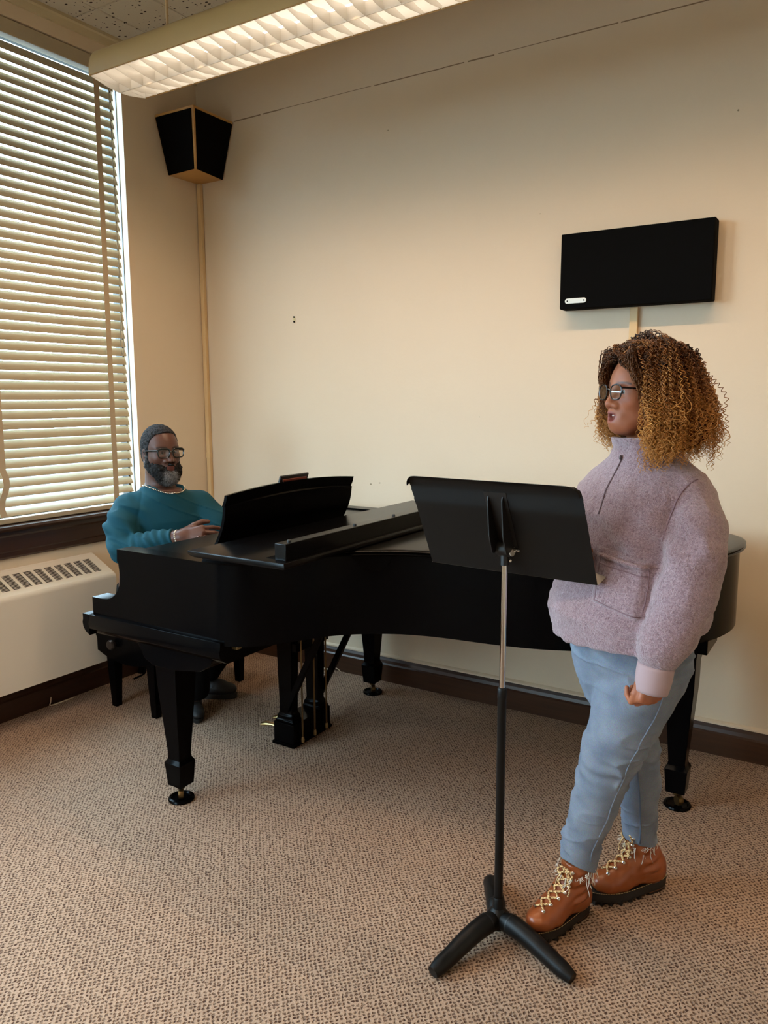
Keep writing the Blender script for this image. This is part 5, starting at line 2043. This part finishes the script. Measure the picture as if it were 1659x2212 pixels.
H.mesh(wO - .30, wO + .30, .0045, 'hair_volume', M['hairb'], wm, hairb_col)
rg = np.random.default_rng(5)
paths, cols, rads = [], [], []
R3 = Hd.R
nl = 320
tries = 0
c_root, c_mid, c_tip = np.array(lin((56, 34, 22))[:3]), np.array(lin((138, 84, 40))[:3]), np.array(lin((204, 142, 72))[:3])
locks = 0
while locks < nl and tries < 6000:
    tries += 1
    v = unit(rg.normal(size=3))
    if v[2] < -.45 or (v[0] > .62 and v[2] < .55) or (v[0] > .30 and v[2] < .02):
        continue
    p0 = np.array([-.020, 0, .036]) + v * np.array([.100, .086, .090])
    az = math.atan2(v[1], v[0] + .10)
    az += rg.normal() * .22
    lim = 1.02 if az > 0 else 1.12
    if abs(az) < lim:
        az = math.copysign(lim + rg.uniform(0, .30), az if abs(az) > .05 else rg.normal())
    back = max(0, -math.cos(az))
    front0 = abs(az) < 1.5
    Rmax = .150 + .062 * back ** 1.2
    u = rg.uniform(.62, 1.0) if v[2] > .1 else rg.uniform(.45, .85)
    if front0:
        u = rg.uniform(.78, 1.0)
    if back > .3:
        u = rg.uniform(.55, .93)
    R = Rmax * u * (.92 if back > .5 else 1.0)
    dxy = np.array([math.cos(az), math.sin(az), 0])
    cen = np.array([-.030, 0, 0])
    front = abs(az) < 1.85
    zend = rg.uniform(-.205, -.10) if not front else rg.uniform(-.215, -.09)
    if az < 0 and front:
        zend = rg.uniform(-.165, -.06)
    if back > .5:
        zend = rg.uniform(-.215, -.08)
    top = .118 + .030 * max(0, v[2])
    hor = np.array([v[0], v[1], 0])
    p1 = p0 + v * .022 + dxy * .012 + np.array([0, 0, .004])
    p2 = cen + dxy * (R * .66) + np.array([0, 0, min(p1[2], .10 * u + .01) - .0])
    p3 = cen + dxy * R * .95 + np.array([0, 0, .0 - .02 * u])
    p4 = cen + dxy * R * 1.05 + np.array([0, 0, (zend - .02) * .55])
    p5 = cen + dxy * R * rg.uniform(.92, 1.03) + np.array([0, 0, zend])
    if p0[2] < .02:
        p2 = p0 + dxy * .05 + np.array([0, 0, -.012])
        p3 = cen + dxy * max(R * .9, .115) + np.array([0, 0, p0[2] - .05])
        p4 = cen + dxy * max(R, .12) + np.array([0, 0, min(p0[2] - .08, zend * .6)])
        p5 = cen + dxy * max(R, .12) + np.array([0, 0, min(p0[2] - .12, zend)])
    if v[0] > .2:      # front locks: sweep sideways over the temple first
        p1 = p0 + v * .020
    jit = rg.normal(size=(6, 3)) * np.array([.0, .004, .007, .008, .009, .012])[:, None]
    ctr = np.array(catmull([p0 + jit[0], p1 + jit[1], p2 + jit[2], p3 + jit[3], p4 + jit[4], p5 + jit[5]], 22))
    m_ = len(ctr)
    sgn = 1 if az > 0 else -1
    tone = rg.normal() * .16
    locks += 1
    for q in range(6):
        seg = np.linalg.norm(np.diff(ctr, axis=0), axis=1)
        arc = np.concatenate([[0], np.cumsum(seg)])
        Lq = arc[-1] * rg.uniform(.80, 1.02)
        npt = int(Lq / .0023)
        tt = np.linspace(0, Lq, npt)
        c = np.stack([np.interp(tt, arc, ctr[:, i]) for i in range(3)], 1)
        tg = np.gradient(c, axis=0)
        tg /= np.linalg.norm(tg, axis=1)[:, None]
        a = np.cross(tg, [.2, .3, .93])
        a /= np.linalg.norm(a, axis=1)[:, None] + 1e-9
        b = np.cross(tg, a)
        f_ = tt / Lq
        ph, o = rg.uniform(0, 6.28), rg.normal(size=2) * .0085
        grow = np.minimum(1, f_ * 4)
        pit = rg.uniform(.013, .018)
        rad_ = rg.uniform(.0028, .0052)
        w = tt / pit * 2 * PI * (1 if q % 2 else -1) + ph
        x_ = o[0] * grow * (1 + .5 * f_) + rad_ * grow * np.cos(w)
        y_ = o[1] * grow * (1 + .5 * f_) + rad_ * grow * np.sin(w)
        P = c + a * x_[:, None] + b * y_[:, None]
        bad = (P[:, 0] > .040) & (np.abs(P[:, 1]) < .082) & (P[:, 2] < .062) & (P[:, 2] > -.14)
        if bad.mean() > .10:
            continue
        paths.append((P @ R3.T) + wO)
        rads.append(rg.uniform(.0010, .0016))
        g = np.clip(f_ * 1.15 + tone + rg.normal() * .10, 0, 1)[:, None]
        col = np.where(g < .42, c_root + (c_mid - c_root) * g / .42, c_mid + (c_tip - c_mid) * (g - .42) / .58)
        cols.append(col * (1 + .10 * np.cos(w))[:, None])
for k in range(34):     # locks framing the face on both sides
    sd_ = 1 if k % 2 else -1
    f0 = rg.uniform(0, 1)
    zz = rg.uniform(-.215, -.12) if sd_ > 0 else rg.uniform(-.175, -.10)
    ctr = np.array(catmull([np.array([.045 - .06 * f0, sd_ * .060, .088 + .01 * f0]), np.array([.055 - .05 * f0, sd_ * .088, .072]), np.array([.050 - .05 * f0, sd_ * .108, .015]) + rg.normal(size=3) * .005,
                            np.array([.040 - .05 * f0, sd_ * .114, -.06]) + rg.normal(size=3) * .007, np.array([.030 - .05 * f0, sd_ * .112, zz]) + rg.normal(size=3) * .010], 24))
    tone = rg.normal() * .12
    for q in range(5):
        seg = np.linalg.norm(np.diff(ctr, axis=0), axis=1)
        arc = np.concatenate([[0], np.cumsum(seg)])
        tt = np.linspace(0, arc[-1] * rg.uniform(.82, 1), int(arc[-1] / .0023))
        c = np.stack([np.interp(tt, arc, ctr[:, i]) for i in range(3)], 1)
        w = tt / rg.uniform(.012, .016) * 2 * PI * (1 if q % 2 else -1) + rg.uniform(0, 6.28)
        r_ = rg.uniform(.0028, .0050) * np.minimum(1, tt / tt[-1] * 5)
        o = rg.normal(size=3) * .006
        P = c + np.stack([np.cos(w) * r_ + o[0], np.sin(w) * r_ + o[1], o[2] + 0 * w], 1)
        paths.append((P @ R3.T) + wO)
        rads.append(rg.uniform(.0010, .0015))
        g = np.clip(tt / tt[-1] * 1.05 + tone + .05, 0, 1)[:, None]
        cols.append(np.where(g < .42, c_root + (c_mid - c_root) * g / .42, c_mid + (c_tip - c_mid) * (g - .42) / .58) * (1 + .10 * np.cos(w))[:, None])
for k in range(44):     # short fringe falling over the temples
    sd_ = 1 if k % 2 else -1
    a0 = rg.uniform(0, 1)
    q0 = np.array([.050 + .018 * a0, sd_ * (.012 + .040 * (1 - a0)), .110 - .022 * a0]) + rg.normal(size=3) * .004
    q1 = q0 + np.array([.022, sd_ * .018, -.004])
    q2 = np.array([.078 - .010 * (1 - a0), sd_ * (.070 + .012 * (1 - a0)), .050]) + rg.normal(size=3) * .006
    q3 = np.array([.058 - .012 * (1 - a0), sd_ * .098, rg.uniform(-.01, .02)]) + rg.normal(size=3) * .006
    q4 = q3 + np.array([-.006, sd_ * .012, -rg.uniform(.03, .08)])
    ctr = np.array(catmull([q0, q1, q2, q3, q4], 24))
    for q in range(4):
        seg = np.linalg.norm(np.diff(ctr, axis=0), axis=1)
        arc = np.concatenate([[0], np.cumsum(seg)])
        tt = np.linspace(0, arc[-1] * rg.uniform(.8, 1), int(arc[-1] / .0026))
        c = np.stack([np.interp(tt, arc, ctr[:, i]) for i in range(3)], 1)
        w = tt / rg.uniform(.011, .015) * 2 * PI + rg.uniform(0, 6.28)
        r_ = rg.uniform(.0028, .0048) * np.minimum(1, tt / tt[-1] * 5)
        o = rg.normal(size=3) * .005
        P = c + np.stack([np.cos(w) * r_ * .7 + o[0], np.cos(w) * r_ * .7 + o[1], np.sin(w) * r_ + o[2]], 1)
        paths.append((P @ R3.T) + wO)
        rads.append(rg.uniform(.0010, .0014))
        g = np.clip(tt / tt[-1] * 1.0 + .15 + rg.normal() * .15, 0, 1)[:, None]
        cols.append((c_root + (c_mid - c_root) * g) * (1 + .15 * np.cos(w))[:, None])
strands('curls', paths, rads, M['hair'], wm, cols)

# ------------------------------------------------------------------ the seated man
mn = thing('person', 'seated bearded man in a teal long sleeved shirt and glasses playing the piano', 'person', (0.55, -0.92, 0.0))
mO, mF, mL = np.array([0.693, -1.016, 1.345]), unit((.965, -.262, 0.0)), np.array([.262, .965, 0])
TL2, TF2 = unit((.61, .79, 0)), unit((.79, -.61, 0))
skinM = lin((92, 57, 44))[:3]
M['skinM'] = attr_mat('skin_deep_brown', 0.42, 0.45, bump=(700, 0.06, 0.0006), sss=0.08)
S = Sdf()
head_prims(S, mO, mF, mL, 1.0, jaw=1.10, nose=1.25, lips=1.1)
S.cap((-.020, 0, -.06), (-.030, 0, -.19), .066, .070, k=.03)
S.frame()
lev = [(.50, .50, -.905, .19, .175), (.55, .515, -.91, .205, .19), (.66, .55, -.935, .200, .185), (.80, .595, -.965, .195, .175), (.92, .635, -.99, .195, .165), (1.03, .675, -1.01, .185, .135), (1.10, .695, -1.025, .16, .11), (1.17, .71, -1.03, .09, .08)]
S.stack(lev, TL2, k=.03)
shR, elR, wrR = np.array([.625, -1.160, 1.070]), np.array([.700, -1.272, .902]), np.array([.968, -1.168, .975])
shL, elL, wrL = np.array([.800, -.885, 1.065]), np.array([.965, -.80, .895]), np.array([1.035, -.985, .935])
S.chain([shR, elR, wrR], (.066, .050, .030), k=.03)
S.chain([shL, elL, wrL], (.066, .050, .030), k=.03)
hand_prims(S, wrR, unit((.84, .44, .10)), unit((-.15, .36, .90)), (1.25, 1.45, 1.6, 1.7), s=1.12, spread=.95, tcurl=.35)
hand_prims(S, wrL, unit((.45, -.88, .0)), unit((-.88, -.45, .1)), (.8, .9, .9, .9), s=1.08, spread=1.15, tcurl=.35)
S.frame()
S.chain([(.50, -.99, .585), (.87, -1.04, .52), (.78, -.94, .12)], (.095, .068, .045), k=.03)
S.chain([(.50, -.80, .585), (.86, -.74, .52), (.64, -.72, .12)], (.095, .068, .045), k=.03)
S_body = S
S.mesh((.22, -1.50, .06), (1.25, -.55, 1.50), .0045, 'body', M['skinM'], mn, head_color(mO, mF, mL, 1.0, skinM, lin((100, 58, 52))[:3], lin((24, 18, 16))[:3]))
eyes(mO, mF, mL, 1.0, mn, gaze=(-.05, .03))
glasses(mO, mF, mL, 1.0, mn, .057, .042, .0031, mat('dark_green_frame', (30, 34, 32), 0.2), corner=4.2, x=.108, zc=-.002, gap=.009, browbar=.5, lens_mat=glass_mat('clear_lens', (.97, .98, .98), .04))


# hair, beard
def hairline(x):
    return np.interp(x, (-.12, -.085, -.05, -.03, -.004, .012, .022, .034, .050, .072, .10), (-.075, -.070, -.055, -.045, -.012, -.016, .014, .060, .084, .094, .100))


M['mhair'] = attr_mat('short_hair', 0.8, 0.2)
H2 = Sdf().frame(mF, mL, mO)
H2.ell((-.012, 0, .034), (.107, .083, .098), k=0)
H2.ell((-.02, 0, -.02), (.093, .081, .07), k=.02)
H2.put(lambda P: (hairline(P[:, 0]) - P[:, 2]) * .75, (-9,) * 3, (9,) * 3, .006, 'i')
H2.disp(lambda P: .0016 * vnoise(P, 150, 31) + .0012 * vnoise(P, 300, 32))
H2.mesh(mO - .16, mO + .16, .0024, 'hair', M['mhair'], mn,
        lambda V: np.array(lin((20, 19, 20))[:3]) + (np.array(lin((62, 60, 62))[:3]) - np.array(lin((20, 19, 20))[:3])) * np.clip(.35 + .9 * vnoise(V, 240, 33), 0, 1)[:, None])
B2 = Sdf().frame(mF, mL, mO)
for q in (-1, 1):
    B2.cap((.004, q * .073, -.022), (.012, q * .070, -.062), .010, .016, k=0)
    B2.cap((.012, q * .068, -.062), (.056, q * .042, -.105), .019, .026, k=.02)
    B2.cap((.098, q * .004, -.0575), (.078, q * .033, -.080), .0062, .009, k=.010)
    B2.cap((.078, q * .034, -.080), (.060, q * .040, -.105), .011, .020, k=.012)
B2.ell((.068, 0, -.116), (.041, .046, .041), k=.02)
for q in (-1, 1):
    B2.ell((.038, q * .050, -.078), (.050, .028, .034), k=.02)
B2.ell((.078, 0, -.100), (.022, .030, .018), k=.015)
B2.disp(lambda P: .0034 * vnoise(P, 75, 41) + .0022 * vnoise(P, 170, 42) + .0012 * vnoise(P, 320, 43))
B2.ell((.104, 0, -.0735), (.022, .0225, .0125), k=.003, op='s')


def beard_col(V):
    Q = (V - mO) @ B2.R
    w = np.clip((Q[:, 0] - .058) / .03, 0, 1) * np.clip((-.082 - Q[:, 2]) / .02, 0, 1) * np.clip((.045 - np.abs(Q[:, 1])) / .02, 0, 1)
    w = np.maximum(w, .75 * np.clip((.022 - Q[:, 0]) / .02, 0, 1))
    w = np.clip(w * (.72 + .5 * vnoise(V, 80, 45)) + .5 * vnoise(V, 200, 44) * (.30 + w), 0, 1)[:, None]
    return np.array(lin((22, 20, 20))[:3]) * (1 - w) + np.array(lin((122, 120, 119))[:3]) * w


B2.mesh(mO - .20, mO + .16, .0024, 'beard', M['mhair'], mn, beard_col)
# little curls standing off the beard and the hair
pp_, cc_ = [], []
rg = np.random.default_rng(9)
R4 = B2.R
for k in range(1500):
    v = unit(rg.normal(size=3) * np.array([1, 1, .8]) + np.array([.5, 0, -.6]))
    o = np.array([.062, 0, -.112]) + v * np.array([.046, .054, .042])
    if o[2] > -.088 and abs(o[1]) < .034:
        continue
    st_, ph = o - v * .006, rg.uniform(0, 6.28)
    a = unit(np.cross(v, [.3, .2, .9]))
    b = np.cross(v, a)
    L_ = rg.uniform(.010, .017)
    q = np.array([st_ + v * L_ * t + (a * math.cos(9 * t + ph) + b * math.sin(9 * t + ph)) * .0022 + np.array([0, 0, -.004 * t * t]) for t in np.linspace(0, 1, 8)])
    pp_.append(q @ R4.T + mO)
    g = float(np.clip((o[0] - .060) / .03, 0, 1) * np.clip((.048 - abs(o[1])) / .02, 0, 1) + rg.normal() * .25)
    g = min(1, max(0, g * .8))
    cc_.append(np.tile(np.array(lin((24, 22, 22))[:3]) * (1 - g) + np.array(lin((160, 158, 156))[:3]) * g, (8, 1)))
strands('beard_curls', pp_, .0007, M['mhair'], mn, cc_)

# teal long-sleeved shirt
M['teal'] = mat('teal_jersey', (12, 66, 79), 0.8, spec=0.25, bump=(900, 0.15, 0.0006))
K = Sdf()
lev2 = [(.488, .515, -.90, .190, .19), (.52, .515, -.90, .200, .20), (.56, .535, -.91, .206, .208), (.68, .575, -.935, .206, .205), (.80, .612, -.96, .208, .200), (.92, .642, -.985, .216, .190), (1.02, .672, -1.01, .222, .165),
        (1.08, .693, -1.024, .178, .130), (1.125, .703, -1.03, .135, .112), (1.160, .708, -1.034, .104, .096), (1.185, .710, -1.034, .092, .090)]
K.stack(lev2, TL2, k=0, n=2.15)
K.chain([(.705, -1.03, 1.10), shR], (.066, .080), k=.04)
K.chain([(.705, -1.03, 1.10), shL], (.066, .080), k=.04)
K.chain([shR, (.645, -1.225, 1.0), elR, (.835, -1.220, .943), (.94, -1.179, .968)], (.080, .082, .063, .055, .040), k=.014)
K.chain([shL, (.885, -.850, .985), elL, (1.0, -.87, .91), (1.028, -.955, .930)], (.080, .082, .070, .056, .040), k=.014)


def shirt_folds(P):
    d = .004 * vnoise(P, 8, 51) + .0016 * vnoise(P, 24, 52)
    d -= .0050 * np.maximum(0, 1 - np.abs(vnoise((P - shR) @ np.array([[.8, .2, .3], [.2, .8, .5], [1.2, 1.0, 1.6]]), 11, 56)) * 3.0) ** 2
    ab = unit(elR - shR)
    t = (P - shR) @ ab
    rad = np.linalg.norm(P - shR - t[:, None] * ab, axis=1)
    m = np.clip((t + .02) / .08, 0, 1) * np.clip((.30 - t) / .06, 0, 1) * np.clip((.16 - rad) / .04, 0, 1)
    d += .0046 * m * np.sin(t * 105 + (P[:, 2] - 1.0) * 75 - (P[:, 0] - .65) * 50 + 2.6 * vnoise(P, 7, 53))
    fr_ = (P[:, 0] - .70) * TF2[0] + (P[:, 1] + 1.03) * TF2[1]
    lt = (P[:, 0] - .70) * TL2[0] + (P[:, 1] + 1.03) * TL2[1]
    d += .0045 * np.clip(fr_ / .06, 0, 1) * np.clip((-.06 - lt) / .06, 0, 1) * np.sin((P[:, 2] * 1.0 + lt * .9) * 70 + 2 * vnoise(P, 9, 55))
    fb = unit(wrR - elR)
    t2 = (P - elR) @ fb
    r2 = np.linalg.norm(P - elR - t2[:, None] * fb, axis=1)
    m2 = np.clip((t2 - .03) / .05, 0, 1) * np.clip((.12 - r2) / .03, 0, 1)
    d += .0042 * m2 * np.sin(t2 * 150 + (P[:, 2] - .95) * 60 + 1.8 * vnoise(P, 14, 54))
    # sleeve-head seam
    sd = (P - np.array([.640, -1.130, 1.08])) @ unit((-.55, -.78, .25))
    d += .003 * np.exp(-(sd / .006) ** 2) * (P[:, 2] > .93) * (P[:, 1] < -1.08)
    return d


K.disp(shirt_folds)
K.plane(wrR - unit(wrR - elR) * .030, unit(wrR - elR), k=.003, lo=(.86, -1.45, .85), hi=(1.2, -1.05, 1.10))
K.frame(mF, mL, mO)
K.cap((-.035, 0, -.105), (.070, 0, -.118), .080, .088, k=.006, op='s')
K.frame()
kt = K.mesh((.20, -1.50, .42), (1.20, -.60, 1.26), .0050, 'shirt', M['teal'], mn)
# dark undershirt at the neck, silver chain and bracelet
U = Sdf().frame(mF, mL, mO)
U.cap((-.030, 0, -.175), (.010, 0, -.185), .074, .080, k=0)
U.plane((.040, 0, 0), (-1, 0, 0), k=.004)
U.plane((.06, 0, -.188), (.5, 0, 1), k=.004)
U.mesh(mO - .30, mO + .12, .0042, 'undershirt', mat('dark_undershirt', (16, 24, 30), 0.85), mn)
chain = MB()
HM = Sdf().frame(mF, mL, mO)
for k in range(70):
    a = -2.05 + 4.1 * k / 69
    c = HM.w((-.015 + .10 * math.cos(a), .086 * math.sin(a), -.172 - .048 * math.cos(a)))
    o_ = unit(c - HM.w((-.03, 0, -.30)))
    d1, d2 = surf(K, c + o_ * .09, -o_, .16), surf(S_body, c + o_ * .09, -o_, .16)
    cand = [q for q in (d1, d2) if np.linalg.norm(q - c - o_ * .09) > 1e-6]
    c = min(cand, key=lambda q: np.linalg.norm(q - c - o_ * .09)) if cand else c
    chain.ball(c + o_ * .002, (.0036, .0036, .0036), 6, 4)
tag(chain.build('necklace', mat('silver_chain', (206, 196, 178), 0.25, 0.9), mn, smooth=True), kind='stuff')
br = MB()
wd = unit(wrR - elR)
a_ = unit(np.cross(wd, [0, 0, 1]))
b_ = np.cross(wd, a_)
for k in range(22):
    a = 2 * PI * k / 22
    br.ball(wrR - wd * .012 + (a_ * math.cos(a) + b_ * math.sin(a)) * .0335, .0042, 6, 4)
tag(br.build('bracelet', mat('white_beads', (222, 214, 196), 0.3, 0.3), mn, smooth=True), kind='stuff')

# trousers and shoes
Q_ = Sdf()
Q_.stack([(.489, .50, -.905, .20, .19), (.56, .51, -.91, .215, .205), (.66, .53, -.92, .21, .20)], TL2, k=0)
Q_.chain([(.50, -1.00, .600), (.87, -1.045, .53), (.845, -.99, .35), (.79, -.945, .14)], (.105, .085, .075, .065), k=.03)
Q_.chain([(.50, -.80, .600), (.86, -.74, .53), (.80, -.73, .35), (.65, -.715, .14)], (.105, .085, .075, .065), k=.03)
Q_.disp(lambda P: .005 * vnoise(P, 11, 61))
Q_.plane((0, 0, .095), (0, 0, -1), k=.003)
Q_.mesh((.22, -1.25, .05), (1.05, -.55, .72), .0065, 'trousers', mat('black_trousers', (8, 8, 9), 0.9, spec=.1), mn)
M['shoe'] = mat('black_trainer', (20, 21, 24), 0.6, bump=(400, 0.2, 0.001))


def shoe(heel, toe):
    h, t = np.array([*heel, 0.0]), np.array([*toe, 0.0])
    F = unit(t - h)
    L = np.array([-F[1], F[0], 0])
    s = np.linalg.norm(t - h) / .30
    S = Sdf().frame(F, L, h, s=s)
    S.cap((.045, 0, .060), (.07, 0, .095), .040, .042, k=0)
    S.cap((.05, 0, .055), (.20, 0, .050), .042, .043, k=.02)
    S.cap((.085, 0, .092), (.19, 0, .065), .036, .034, k=.03)
    S.ell((.23, 0, .048), (.068, .050, .036), k=.02)
    S.disp(lambda P: .0015 * np.sin(P[:, 0] * 240) * (P[:, 2] > .07) * (P[:, 0] > .10) * (P[:, 0] < .20))
    S.plane((0, 0, .026), (0, 0, -1), k=.003)
    lo, hi = np.minimum(h, t) - .10, np.maximum(h, t) + .10
    lo[2], hi[2] = 0, .18
    b = S.mesh(lo, hi, .0042, 'shoe', M['shoe'], mn)
    pts = []
    for k in range(36):
        a = 2 * PI * k / 36
        px = .150 + .151 * math.cos(a)
        wid = np.interp(px, (0, .04, .12, .20, .26, .30), (.036, .042, .042, .050, .046, .032))
        y = math.sin(a)
        pts.append((px, math.copysign(abs(y) ** .62, y) * wid))
    MB().loft([[S.w((p[0], p[1], z)) for p in pts] for z in (.0, .008, .028)]).build('sole', M['sole'], b, bevel=.002)
    la = MB()
    for k in range(5):
        xx = .115 + .020 * k
        a, c = S.w((xx, -.020, .122 - .011 * k)), S.w((xx + .008, .020, .122 - .011 * k))
        la.tube(catmull([a, (a + c) / 2 + np.array([0, 0, .010]), c], 4), .003, 6)
    la.build('laces', M['matte'], b, smooth=True)
    return b


shoe((.700, -.872), (.868, -1.012))
shoe((.535, -.775), (.795, -.652))
